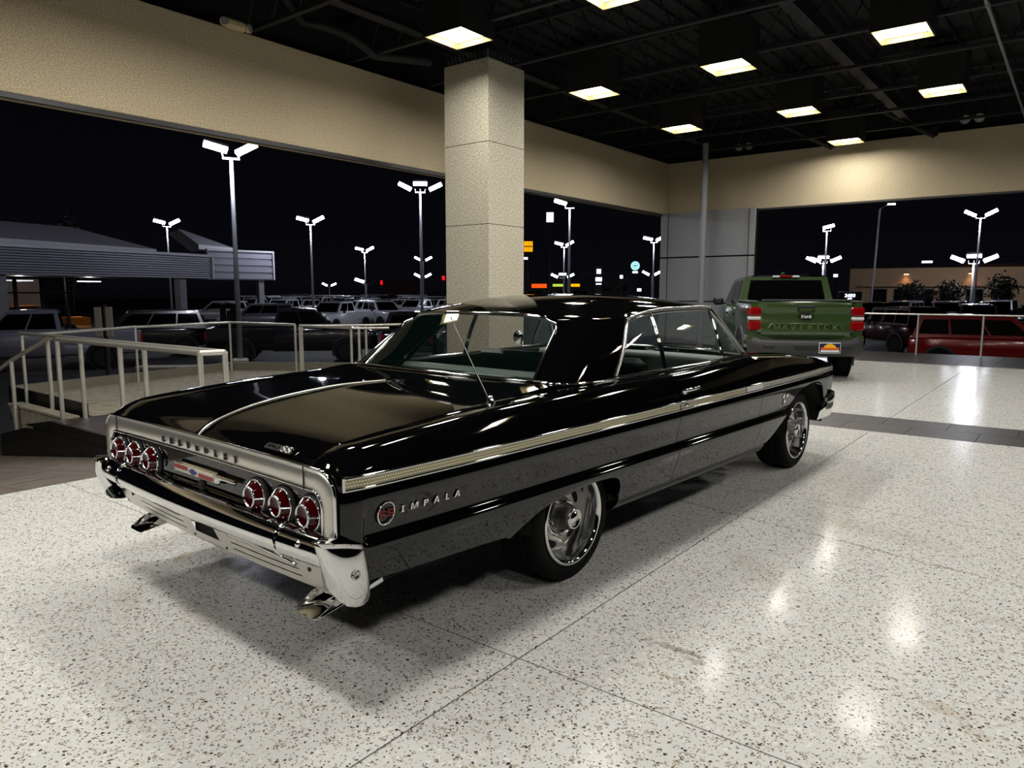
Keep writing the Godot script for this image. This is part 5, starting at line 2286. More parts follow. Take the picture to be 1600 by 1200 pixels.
# ---------------------------------------------------------------- the green pickup inside
func make_pickup() -> void:
	var o := thing("pickup_truck", "green crew cab pickup parked beyond the black coupe, tailgate toward us", "pickup", Vector3(-3.84, 0, -12.66), deg_to_rad(28.5))
	var w := 0.86
	var g: Material = M.paint_green
	var m := MB.new()
	hull(m, [[-0.90, 0.52, 0.70, w - 0.03], [-0.86, 0.48, 0.74, w], [0.60, 0.44, 0.76, w], [0.64, 0.40, 1.17, w], [2.5, 0.40, 1.17, w], [2.9, 0.42, 1.16, w], [3.6, 0.44, 1.10, w - 0.02], [3.95, 0.42, 1.0, w - 0.06], [4.02, 0.46, 0.9, w - 0.12]])
	part("body", m, g, o)
	# box sides of the bed
	for sg in [1.0, -1.0]:
		m = MB.new()
		var rows := []
		for s in frange(-0.90, 0.66, 0.12):
			var k := smoothstep(-0.90, -0.80, s)
			rows.append(PackedVector3Array([cp(sg * (w - 0.14), 0.72, s), cp(sg * (w - 0.14), 1.20, s), cp(sg * (w - 0.12), 1.235, s), cp(sg * (w - 0.05), 1.235, s), cp(sg * (w - 0.012 - 0.02 * (1 - k)), 1.19, s), cp(sg * (w - 0.02 * (1 - k)), 1.08, s), cp(sg * (w + 0.004 - 0.02 * (1 - k)), 0.90, s), cp(sg * (w - 0.01), 0.70, s)]))
		m.grid(rows)
		m.fan(rows[0])
		part("bed_side", m, g, o)
		m = MB.new()
		m.box(cp(sg * (w - 0.085), 1.245, -0.13), Vector3(0.13, 0.03, 1.52), 0.01)
		part("bed_rail_cap", m, M.grey_plastic, o)
	m = MB.new()
	m.box(cp(0, 0.755, -0.1), Vector3(1.44, 0.02, 1.5))
	part("bed_floor", m, M.black_plastic, o)
	# tailgate
	var tg := Node3D.new()
	tg.name = "tailgate"
	o.add_child(tg, true)
	m = MB.new()
	var rows := []
	for p in [[1.255, -0.83], [1.262, -0.88], [1.25, -0.915], [1.20, -0.925], [1.10, -0.905], [0.96, -0.905], [0.92, -0.915], [0.78, -0.92], [0.66, -0.905], [0.655, -0.86]]:
		var row := PackedVector3Array()
		for i in 13:
			var u := (i - 6) / 6.0
			row.append(cp(u * 0.665, p[0], p[1] + 0.012 * u * u))
		rows.append(row)
	m.grid(rows)
	part("gate_panel", m, g, tg)
	m = MB.new()
	m.box(cp(0, 1.268, -0.872), Vector3(1.33, 0.022, 0.10), 0.008)
	part("gate_cap", m, M.grey_plastic, tg)
	m = MB.new()
	m.box(cp(0.0, 1.135, -0.922), Vector3(0.25, 0.11, 0.03), 0.012)
	part("handle_bezel", m, M.black_plastic, tg)
	m = MB.new()
	m.box(cp(0.0, 1.115, -0.940), Vector3(0.20, 0.045, 0.02), 0.008)
	part("handle", m, g, tg)
	# raised panel with stamped lettering
	m = MB.new()
	var ring := []
	for p in [[-0.56, 0.825], [-0.52, 0.885], [-0.48, 0.90], [0.48, 0.90], [0.52, 0.885], [0.56, 0.825]]:
		ring.append(cp(p[0], p[1], -0.925))
	m.tube(ring, 0.012, 8, true, false, 0.6)
	part("stamped_edge", m, g, tg)
	var word := "MAVERICK"
	for i in 8:
		var t := inst("letter", text(word[i], 0.072, 0.026, false, true), M.stamped_green, tg)
		t.position = cp(-0.43 + 0.86 * i / 7.0, 0.845, -0.930)
		t.scale.x = 1.35
	# oval badge
	m = MB.new()
	var oval := []
	var inner := []
	for i in 32:
		oval.append(Vector2(cos(TAU * i / 32) * 0.115, sin(TAU * i / 32) * 0.047))
		inner.append(Vector2(cos(TAU * i / 32) * 0.104, sin(TAU * i / 32) * 0.038))
	m.prism(oval, 0.02, Transform3D(Basis.IDENTITY, cp(0, 1.015, -0.925)))
	var bd := part("oval_badge", m, M.chrome, tg)
	m = MB.new()
	m.prism(inner, 0.006, Transform3D(Basis.IDENTITY, cp(0, 1.015, -0.936)))
	part("badge_field", m, M.sign_dark, bd)
	var ft := inst("badge_script", text("Ford", 0.046, 0.006, true, true), M.lettering_white, bd)
	ft.position = cp(0, 1.015, -0.940)
	# lamps
	for sg in [1.0, -1.0]:
		var l := Node3D.new()
		l.name = "tail_light"
		o.add_child(l, true)
		for q in [[1.09, 0.135, "tail_red"], [0.985, 0.055, "lens_clear"], [0.875, 0.145, "tail_red"]]:
			m = MB.new()
			m.box(cp(sg * 0.765, q[0], -0.895), Vector3(0.185, q[1], 0.10), 0.022)
			m.box(cp(sg * 0.848, q[0], -0.83), Vector3(0.03, q[1], 0.16), 0.012)
			part("lens", m, M[q[2]], l)
		for y in [1.09, 0.875]:
			m = MB.new()
			for k in 3:
				m.box(cp(sg * 0.765, y - 0.035 + 0.035 * k, -0.946), Vector3(0.15, 0.004, 0.004))
			part("lens_rib", m, M.emblem_red, l)
	# bumper with plate
	var bp := Node3D.new()
	bp.name = "rear_bumper"
	o.add_child(bp, true)
	m = MB.new()
	rows = []
	for i in 21:
		var u := (i - 10) / 10.0
		var f := 0.13 * pow(absf(u), 5.0)
		var notch := 0.05 * smoothstep(0.62, 0.55, absf(u))
		rows.append(PackedVector3Array([cp(u * 0.86, 0.655 - notch * 0.2 + 0.07 * smoothstep(0.78, 0.88, absf(u)), -0.90 + f), cp(u * 0.87, 0.645 + 0.07 * smoothstep(0.78, 0.88, absf(u)), -1.0 + f), cp(u * 0.875, 0.60, -1.03 + f), cp(u * 0.875, 0.50, -1.03 + f), cp(u * 0.85, 0.43, -1.0 + f), cp(u * 0.80, 0.39, -0.9 + f)]))
	m.grid(rows)
	part("bumper_shell", m, M.grey_plastic, bp)
	for q in [[-0.55, 0.575, 0.16, 0.05], [0.0, 0.565, 0.34, 0.09], [0.60, 0.575, 0.16, 0.05]]:
		m = MB.new()
		m.box(cp(q[0], q[1] - 0.03, -1.03), Vector3(q[2], q[3], 0.02), 0.008)
		part("bumper_step", m, M.black_plastic, bp)
	var pl := Node3D.new()
	pl.name = "licence_plate"
	o.add_child(pl, true)
	m = MB.new()
	m.box(cp(0.345, 0.535, -1.045), Vector3(0.32, 0.165, 0.012), 0.004)
	part("plate_frame", m, M.plate_white, pl)
	m = MB.new()
	m.box(cp(0.345, 0.535, -1.052), Vector3(0.305, 0.145, 0.006), 0.002)
	part("plate_field", m, M.plate_blue, pl)
	var sun := []
	for i in 17:
		sun.append(Vector2(cos(PI * i / 16) * 0.095, sin(PI * i / 16) * 0.075))
	m = MB.new()
	m.prism(sun, 0.004, Transform3D(Basis.IDENTITY, cp(0.345, 0.525, -1.057)))
	part("plate_sun", m, M.plate_yellow, pl)
	m = MB.new()
	m.box(cp(0.345, 0.525, -1.0595), Vector3(0.26, 0.035, 0.004), 0.001)
	part("plate_stripe", m, M.plate_orange, pl)
	m = MB.new()
	m.box(cp(0.345, 0.488, -1.0585), Vector3(0.27, 0.03, 0.004), 0.001)
	part("plate_band", m, M.plate_white, pl)
	# cab
	m = MB.new()
	var cab := [[2.85, 1.15], [2.10, 1.64], [0.80, 1.665], [0.66, 1.15]]
	cabin(m, cab, w - 0.05, 0.70)
	part("cab", m, g, o)
	for sg in [1.0, -1.0]:
		var a := cp(sg * (w - 0.05), 1.15, 2.85)
		var b := cp(sg * (w - 0.05), 1.15, 0.66)
		var e := cp(sg * 0.70, 1.665, 0.80)
		var d := cp(sg * 0.70, 1.64, 2.10)
		for q in [[0.10, 0.47], [0.50, 0.90]]:
			m = MB.new()
			inset_quad(m, a, b, e, d, q[0], q[1], 0.10, 0.88, Vector3(sg * 0.006, 0, 0))
			part("side_window", m, M.car_glass, o)
		m = MB.new()
		m.box(cp(sg * (w + 0.12), 1.22, 2.32), Vector3(0.20, 0.16, 0.10), 0.04)
		var mr := part("door_mirror", m, M.black_plastic, o)
		m = MB.new()
		m.box(cp(sg * (w + 0.02), 1.17, 2.35), Vector3(0.12, 0.04, 0.05), 0.01)
		part("mirror_arm", m, M.black_plastic, mr)
		for q in [0.95, 1.85]:
			m = MB.new()
			m.box(cp(sg * (w + 0.012), 1.0, q), Vector3(0.03, 0.035, 0.2), 0.01)
			part("door_handle", m, M.black_plastic, o)
	m = MB.new()
	var wb := w - 0.05
	inset_quad(m, cp(wb, 1.15, 0.66), cp(-wb, 1.15, 0.66), cp(-0.70, 1.665, 0.80), cp(0.70, 1.665, 0.80), 0.08, 0.92, 0.16, 0.88, Vector3(0, 0.003, 0.008))
	part("rear_window", m, M.car_glass, o)
	m = MB.new()
	inset_quad(m, cp(wb, 1.15, 2.85), cp(-wb, 1.15, 2.85), cp(-0.70, 1.64, 2.10), cp(0.70, 1.64, 2.10), 0.06, 0.94, 0.12, 0.92, Vector3(0, 0.005, -0.005))
	part("windshield", m, M.car_glass, o)
	var hl := Node3D.new()
	hl.name = "cargo_light"
	o.add_child(hl, true)
	m = MB.new()
	m.box(cp(0, 1.668, 0.768), Vector3(0.20, 0.035, 0.05), 0.01)
	part("stop_lens", m, M.tail_red, hl)
	m = MB.new()
	m.box(cp(-0.17, 1.668, 0.768), Vector3(0.12, 0.035, 0.05), 0.01)
	m.box(cp(0.17, 1.668, 0.768), Vector3(0.12, 0.035, 0.05), 0.01)
	part("cargo_lens", m, M.lens_clear, hl)
	m = MB.new()
	m.box(cp(0.0, 1.725, 1.05), Vector3(0.05, 0.06, 0.10), 0.012)
	part("roof_fin", m, M.paint_green, o)
	for s in [0.0, 3.076]:
		for sg in [1.0, -1.0]:
			road_wheel(o, cp(sg * (w + 0.015), 0.37, s), 0.37, sg, M.wheel_silver)
	arches(o, [0.0, 3.076], w, 0.37, M.black_plastic)
	for sg in [1.0, -1.0]:
		m = MB.new()
		m.box(cp(sg * 0.815, 0.68, -0.855), Vector3(0.12, 0.08, 0.14), 0.02)
		part("corner_panel", m, g, o)


# ---------------------------------------------------------------- the dark lot outside
# a point on the lot seen along a picture column (0..1600) at a given distance over the ground
func lot_at(col: float, dist: float, y := LOT) -> Vector3:
	var a := 0.6614 - atan((col - 800.0) / 1138.9)
	return Vector3(-sin(a) * dist, y, -cos(a) * dist)


func make_lot() -> void:
	var m := MB.new()
	m.quad(Vector3(-260, LOT, -260), Vector3(120, LOT, -260), Vector3(120, LOT, 60), Vector3(-260, LOT, 60))
	m.quad(Vector3(-260, LOT - 0.3, -260), Vector3(-260, LOT - 0.3, 60), Vector3(120, LOT - 0.3, 60), Vector3(120, LOT - 0.3, -260))
	structure("ground", m, M.asphalt, "dark asphalt parking lot around the building", "ground")
	# pale kerb islands near the left trucks
	for q in [[300, 25.0, 3.4, 0.5], [360, 20.5, 5.0, 0.35], [585, 21.5, 2.6, 0.4]]:
		var k := MB.new()
		k.box(Vector3(0, 0.07, 0), Vector3(q[2], 0.14, q[3]), 0.03)
		var o := inst("kerb_island", k.done(), M.concrete)
		o.position = lot_at(q[0], q[1])
		o.rotation.y = 0.75
		tag(o, "low concrete kerb strip on the lot, %s" % {300: "in front of the canopy building", 360: "left of the dark pickup", 585: "right of the dark pickup wheel"}[q[0]], "kerb")
	# two-leaf post sign left of the railing
	var s := thing("post_sign", "pale two panel sign on a dark post behind the left railing", "sign", lot_at(166, 17.0), 0.66)
	m = MB.new()
	m.tube([Vector3(0, 0, 0), Vector3(0, 2.18, 0)], 0.045, 10)
	part("post", m, M.dark_frame, s)
	for x in [-0.11, 0.115]:
		m = MB.new()
		m.box(Vector3(x, 1.84, 0.05), Vector3(0.145, 0.60, 0.02), 0.008)
		part("sign_panel", m, M.emblem_white, s)
	s = thing("bollard_sign", "dim grey two panel sign right of the canopy building column", "sign", lot_at(359, 23.0), 0.66)
	m = MB.new()
	m.tube([Vector3(0, 0, 0), Vector3(0, 1.9, 0)], 0.05, 10)
	part("post", m, M.dark_frame, s)
	for x in [-0.14, 0.15]:
		m = MB.new()
		m.box(Vector3(x, 1.75, 0.05), Vector3(0.18, 0.72, 0.02), 0.008)
		part("sign_panel", m, M.grey_plastic, s)


# lamp pole: column and row of the lamp heads in the picture set its bearing; height above the lot is its real one
func lot_lamp(col: float, dist: float, height: float, heads: Array, label: String, energy: float, size := 1.0, pole_w := 0.09) -> void:
	var at := lot_at(col, dist)
	var o := thing("lot_lamp", label, "lamp post", at, 0.6614 - atan((col - 800.0) / 1138.9), "lamp posts on the lot")
	var m := MB.new()
	var rows := []
	for t in 2:
		var r := lerpf(pole_w, pole_w * 0.6, t)
		var ring := PackedVector3Array()
		for j in 8:
			ring.append(Vector3(cos(TAU * j / 8) * r, lerpf(0.0, height, t), sin(TAU * j / 8) * r))
		rows.append(ring)
	m.grid(rows, true, 0)
	part("pole", m, M.steel_grey, o)
	m = MB.new()
	m.box(Vector3(0, 0.2, 0), Vector3(0.5, 0.4, 0.5), 0.05)
	part("footing", m, M.concrete, o)
	m = MB.new()
	m.box(Vector3(0, height, 0), Vector3(0.5 * size, 0.06, 0.08), 0.01)
	for h in heads:
		m.tube([Vector3(signf(h[0]) * 0.22 * size, height, 0), Vector3(signf(h[0]) * 0.25 * size, height + 0.16 * size, 0)], 0.025, 6)
	part("bracket", m, M.steel_grey, o)
	for h in heads:
		# head: [offset, turn, tilt, long half]
		var hd := Node3D.new()
		hd.name = "lamp_head"
		o.add_child(hd, true)
		hd.position = Vector3(h[0] * size, height + (0.22 + h[3]) * size, 0.05)
		hd.rotation = Vector3(h[2], 0, h[1])
		m = MB.new()
		m.box(Vector3(0, 0.045 * size, 0), Vector3(0.72 * size, 0.07 * size, 0.36 * size), 0.02)
		part("head_shell", m, M.steel_grey, hd)
		m = MB.new()
		m.box(Vector3(0, 0.0, 0.0), Vector3(0.68 * size, 0.03, 0.32 * size), 0.008)
		m.box(Vector3(0, 0.02 * size, 0.185 * size), Vector3(0.66 * size, 0.20 * size, 0.03), 0.008)
		part("lamp_lens", m, M.street_glow, hd)
	if energy > 0:
		var l := OmniLight3D.new()
		l.name = "lamp_light"
		o.add_child(l, true)
		l.position = Vector3(0, height - 0.35, 0.35)
		l.light_color = Color(0.93, 0.94, 1.0)
		l.light_energy = energy
		l.light_size = 0.25
		l.omni_range = 120.0
		l.omni_attenuation = 2.0
		l.shadow_enabled = true


func make_lot_lamps() -> void:
	var two := [[-0.42, -0.25, 0.5, 0.12], [0.45, 0.5, 0.25, 0.08]]
	var wide := [[-0.55, -0.5, 0.3, 0.1], [0.55, 0.5, 0.3, 0.1]]
	var three := [[-0.75, -0.45, 0.3, 0.06], [0.0, 0.0, 0.55, 0.24], [0.75, 0.45, 0.3, 0.06]]
	var one := [[-0.5, -0.3, 0.3, 0.1]]
	lot_lamp(374, 24.0, 6.40, two, "tall lot lamp with two bright heads in front of the canopy building", 17.0, 1.0)
	lot_lamp(491, 52.0, 6.95, two, "two headed lot lamp left of the stone column, mid height", 14.0, 1.2)
	lot_lamp(660, 37.0, 7.3, three, "three headed lot lamp just left of the stone column", 9.0)
	lot_lamp(573, 80.0, 6.6, two, "small two headed lot lamp above the row of white vans", 22.0, 1.3)
	lot_lamp(271, 64.0, 7.5, two, "two headed lot lamp rising behind the metal roof", 14.0, 1.25)
	lot_lamp(888, 44.0, 7.35, one, "single headed lot lamp right of the stone column", 9.0, 1.1)
	lot_lamp(880, 76.0, 7.0, two, "two headed lot lamp in line below the single headed one", 14.0, 1.3)
	lot_lamp(878, 150.0, 5.2, three, "far low lamp cluster over the car roof", 0.0, 2.2, 0.15)
	lot_lamp(1018, 70.0, 7.0, two, "two headed lot lamp beside the grey clad wall", 14.0, 1.3)
	lot_lamp(1016, 150.0, 5.6, wide, "far low lamp pair beside the grey clad wall", 0.0, 2.2, 0.15)
	lot_lamp(1283, 62.0, 7.1, [[0.1, 0.25, 0.4, 0.1], [-0.6, -0.3, 0.3, -2.0]], "lot lamp with stepped heads above the green pickup", 14.0, 1.2)
	lot_lamp(1280, 105.0, 6.2, three, "bright three headed lamp right behind the pickup roof", 22.0, 2.0, 0.15)
	lot_lamp(1517, 61.0, 7.55, wide, "two headed lot lamp at the far right", 14.0, 1.15)
	lot_lamp(1512, 78.0, 5.0, three, "bright three headed lamp before the beige building", 22.0, 1.7, 0.12)
	lot_lamp(663, 110.0, 6.9, wide, "small far lamp pair at the left edge of the stone column", 0.0, 1.5)
	lot_lamp(662, 150.0, 5.2, wide, "lowest far lamp pair at the left edge of the stone column", 0.0, 2.0)
	lot_lamp(575, 160.0, 4.0, one, "far single lamp low above the white vans", 0.0, 3.0, 0.12)
	lot_lamp(517, 170.0, 3.6, wide, "far dim lamp pair at the left of the white vans", 0.0, 1.8)
	# plain street light on a slender pole
	var o := thing("street_light", "slender street light pole with one small head right of the pickup", "lamp post", lot_at(1357, 70.0), 0.2)
	var m := MB.new()
	m.tube([Vector3(0, 0, 0), Vector3(0.25, 9.4, 0), Vector3(0.9, 9.75, 0)], 0.07, 8)
	part("pole", m, M.steel_grey, o)
	m = MB.new()
	m.box(Vector3(1.1, 9.76, 0), Vector3(0.6, 0.12, 0.3), 0.04)
	part("lamp_lens", m, M.street_glow, o)


# bearing of a picture column, as a turn about the vertical
func bearing(col: float) -> float:
	return 0.6614 - atan((col - 800.0) / 1138.9)


func make_lot_vehicles() -> void:
	# near left
	vehicle("pickup", "silver", "silver grey pickup parked in front of the canopy building at far left", lot_at(62, 27.5), bearing(62) + 1.50)
	vehicle("pickup", "charcoal", "dark pickup parked behind the left railing with its big wheel showing", lot_at(462, 27.0), bearing(462) - 1.62)
	vehicle("suv", "dark", "black sport utility vehicle left of the stone column, only its rear showing", lot_at(662, 27.0), bearing(662) - 0.25)
	vehicle("suv", "dark", "dark sport utility vehicle under the metal canopy", lot_at(222, 31.0), bearing(222) + 1.6)
	# red one outside at the right
	vehicle("suv", "red", "red sport utility vehicle parked outside the far right railing", lot_at(1552, 26.5), bearing(1552) - 1.50)
	vehicle("box", "maroon", "dark off-roader between the pickup and the red vehicle", lot_at(1398, 34.0), bearing(1398) + 0.6)
	# rows of white work vehicles in the middle distance
	var row := [
		[528, 46, "pickup", 2.6, "white pickup nearest to us in the white rows, its cab lit"], [592, 50, "pickup", 3.7, "white pickup with its front wheel showing left of the black vehicle roof"], [405, 47, "suv", 1.5, "pale sport utility vehicle under the end of the canopy"],
		[448, 60, "pickup", 2.5, "white pickup with ladder rack at the left end of the nearer white row"], [555, 61, "suv", 2.5, "white wagon between the two nearest white pickups"], [655, 60, "pickup", 2.5, "white pickup right beside the stone column's left edge"], [345, 60, "suv", 1.4, "white wagon seen under the canopy roof"],
		[402, 73, "pickup", 2.5, "white pickup with rack behind the end of the canopy"], [472, 73, "suv", 2.5, "white wagon in the third white row, at the left"], [540, 73, "pickup", 2.5, "white pickup with rack in the middle of the third white row"], [608, 73, "suv", 2.5, "white wagon right of the middle in the third white row"], [682, 73, "suv", 2.5, "white wagon tucked against the stone column"],
		[440, 87, "suv", 2.5, "white wagon at the left end of the fourth white row"], [505, 87, "pickup", 2.5, "white pickup with rack in the fourth white row"], [572, 87, "suv", 2.5, "white wagon in the middle of the fourth white row"], [638, 87, "pickup", 2.5, "white pickup with rack near the red light"],
		[460, 101, "pickup", 2.5, "farthest white pickup with rack at the left"], [520, 101, "suv", 2.5, "farthest white wagon left of the middle"], [580, 101, "pickup", 2.5, "farthest white pickup with rack in the middle"], [645, 101, "suv", 2.5, "farthest white wagon near the brown brick block"],
	]
	for i in row.size():
		var r: Array = row[i]
		var v := vehicle(r[2], "silver" if i == 2 else "white", r[4], lot_at(r[0], r[1]), bearing(r[0]) + r[3], "white work vehicles in rows")
		if r[2] == "pickup" and i > 2:
			var rk := MB.new()
			for s in [-2.6, -0.9, 0.6]:
				rk.tube([cp(-0.85, 1.2, s), cp(-0.85, 2.05, s), cp(0.85, 2.05, s), cp(0.85, 1.2, s)], 0.04, 6)
			for x in [-0.85, 0.85]:
				rk.tube([cp(x, 2.05, -2.7), cp(x, 2.05, 1.0)], 0.04, 6)
			part("ladder_rack", rk, M.paint_white, v)
	# right-hand rows behind the red vehicle
	var far := [
		[1366, 47, "box", "dark", 3.2, "black off-roader beside the pickup's right edge"], [1441, 39, "suv", "charcoal", 3.3, "grey sport utility vehicle above the red one's rear"], [1524, 43, "box", "silver", 3.2, "pale off-roader facing us above the red roof"], [1616, 50, "suv", "charcoal", 3.2, "dark vehicle at the right edge of the picture"],
		[1405, 57, "box", "white", 2.8, "white off-roader with lit side behind the railing"], [1474, 55, "box", "white", 3.2, "white topped off-roader in the second right row"], [1550, 55, "box", "charcoal", 3.2, "dark off-roader in the second right row near the edge"],
		[1430, 66, "suv", "dark", 3.2, "dark vehicle far back at the left of the beige building"], [1492, 66, "suv", "blue", 3.2, "dark blue vehicle far back before the beige building"], [1560, 68, "box", "white", 3.0, "white off-roader farthest back at right"],
		[752, 62, "suv", "white", 2.5, "white car just behind the stone column"],
	]
	for r in far:
		vehicle(r[2], r[3], r[5], lot_at(r[0], r[1]), bearing(r[0]) + r[4], "vehicles beyond the far railing")


# ---------------------------------------------------------------- far buildings
func make_far_buildings() -> void:
	var a := lot_at(-160, 33.0)
	var b := lot_at(336, 40.5)
	canopy_building("canopy_building", "long low metal sided building with a ribbed canopy at the left", a, b, 3.1, 4.28, true)
	var c := lot_at(330, 52.0)
	var d := lot_at(431, 54.0)
	canopy_building("rear_canopy_building", "second metal canopy building farther back, dim and plain", c, d, 3.25, 5.2, false)
	# beige building at the right with two wall lights
	var o := thing("beige_building", "low beige building with two warm wall lights at the far right", "building", lot_at(1462, 84.0), 0.6614 - atan((1462 - 800.0) / 1138.9))
	var m := MB.new()
	m.box(Vector3(0, 2.45, -5), Vector3(16.5, 4.9, 8.0), 0.05)
	part("wall", m, M.beige_wall, o)
	m = MB.new()
	m.box(Vector3(0, 3.1, -0.8), Vector3(14.0, 0.18, 0.7), 0.02)
	part("awning", m, M.beige_wall, o)
	for i in 6:
		m = MB.new()
		m.box(Vector3(-5.4 + i * 2.1, 1.7, -0.98), Vector3(1.5, 2.2, 0.06), 0.01)
		var w := part("window", m, M.dark_frame, o)
		m = MB.new()
		m.box(Vector3(-5.4 + i * 2.1, 1.7, -0.94), Vector3(1.36, 2.06, 0.03))
		part("pane", m, M.dark_window, w)
	for x in [-3.0, 2.6]:
		var l := Node3D.new()
		l.name = "wall_light"
		o.add_child(l, true)
		m = MB.new()
		m.box(Vector3(x, 4.35, -0.9), Vector3(0.5, 0.12, 0.25), 0.03)
		part("light_shell", m, M.dark_frame, l)
		m = MB.new()
		m.box(Vector3(x, 4.27, -0.9), Vector3(0.42, 0.04, 0.2), 0.008)
		part("lamp_lens", m, M.warm_glow, l)
		var s := SpotLight3D.new()
		s.name = "lamp_light"
		l.add_child(s, true)
		s.position = Vector3(x, 4.2, -0.75)
		s.rotation.x = -PI / 2 - 0.25
		s.spot_angle = 62
		s.spot_angle_attenuation = 0.9
		s.light_color = Color(1.0, 0.78, 0.55)
		s.light_energy = 3.0
		s.light_size = 0.1
		s.spot_range = 40
		s.shadow_enabled = true
	# dark trees in front of it, and the lit-up tree behind the pickup
	tree(lot_at(1420, 76.0), 3.4, 2.6, "leaf_dark", "dark low tree before the beige building, left of its middle")
	tree(lot_at(1478, 76.0), 3.5, 2.6, "leaf_dark", "dark low tree before the middle of the beige building")
	tree(lot_at(1560, 74.0), 4.0, 2.4, "leaf_dark", "dark tree at the right end of the beige building")
	tree(lot_at(1247, 95.0), 4.7, 3.0, "leaf_amber", "amber lit tree above the pickup cab")
	tree(lot_at(118, 60.0), 7.9, 2.2, "leaf_dark", "dark round tree top above the metal roof at left")
	# dim brick block above the white vans and a block by the signs
	for q in [[632, 150, 7, 4.2, "dim brown brick block above the right end of the white row", "brick_dim"], [870, 137, 14, 4.6, "dark shop block carrying the coloured shop lights over the car roof", "dark_frame"], [945, 190, 14, 7.5, "dark low building behind the small signs", "dark_frame"], [1560, 120, 10, 6.0, "dim brown block at the right edge behind the lamps", "brick_dim"]]:
		o = thing("far_block", q[4], "building", lot_at(q[0], q[1]), 0.6614 - atan((q[0] - 800.0) / 1138.9))
		m = MB.new()
		m.box(Vector3(0, q[3] / 2.0, 0), Vector3(q[2], q[3], 6), 0.05)
		part("wall", m, M[q[5]], o)
		m = MB.new()
		m.box(Vector3(0, q[3] + 0.1, 0), Vector3(q[2] + 0.4, 0.25, 6.4), 0.03)
		part("parapet", m, M[q[5]], o)
		for i in 3:
			m = MB.new()
			m.box(Vector3((i - 1) * q[2] / 3.4, q[3] * 0.45, 3.02), Vector3(q[2] / 6.0, 1.2, 0.06))
			part("window", m, M.dark_window, o)


func tree(at: Vector3, h: float, w: float, leaf: String, label: String) -> void:
	var o := thing("lot_tree", label, "tree", at)
	var m := MB.new()
	m.tube([Vector3(0, 0, 0), Vector3(0.05, h * 0.35, 0), Vector3(0.0, h * 0.7, 0.05)], 0.09, 7)
	for k in 4:
		m.tube([Vector3(0.02, h * (0.35 + 0.08 * k), 0), Vector3(cos(k * 1.7) * w * 0.3, h * (0.55 + 0.08 * k), sin(k * 1.7) * w * 0.3)], 0.04, 5)
	part("trunk", m, M.bark, o)
	m = MB.new()
	for i in 900:
		var d := Vector3(rng.randfn(), rng.randfn(), rng.randfn()).normalized() * pow(rng.randf(), 0.5)
		var lump := 1.0 + 0.25 * sin(d.x * 7.0 + at.x) * cos(d.z * 6.0)
		var p := Vector3(d.x * w * 0.5 * lump, h * 0.66 + d.y * h * 0.34 * lump, d.z * w * 0.5 * lump)
		var u := Vector3(rng.randfn(), rng.randfn(), rng.randfn()).normalized() * 0.14
		var v := u.cross(Vector3(rng.randfn(), rng.randfn(), rng.randfn())).normalized() * 0.09
		m.quad(p - u, p - v, p + u, p + v)
	var f := part("foliage", m, M[leaf], o)
	f.set_meta("kind", "stuff")


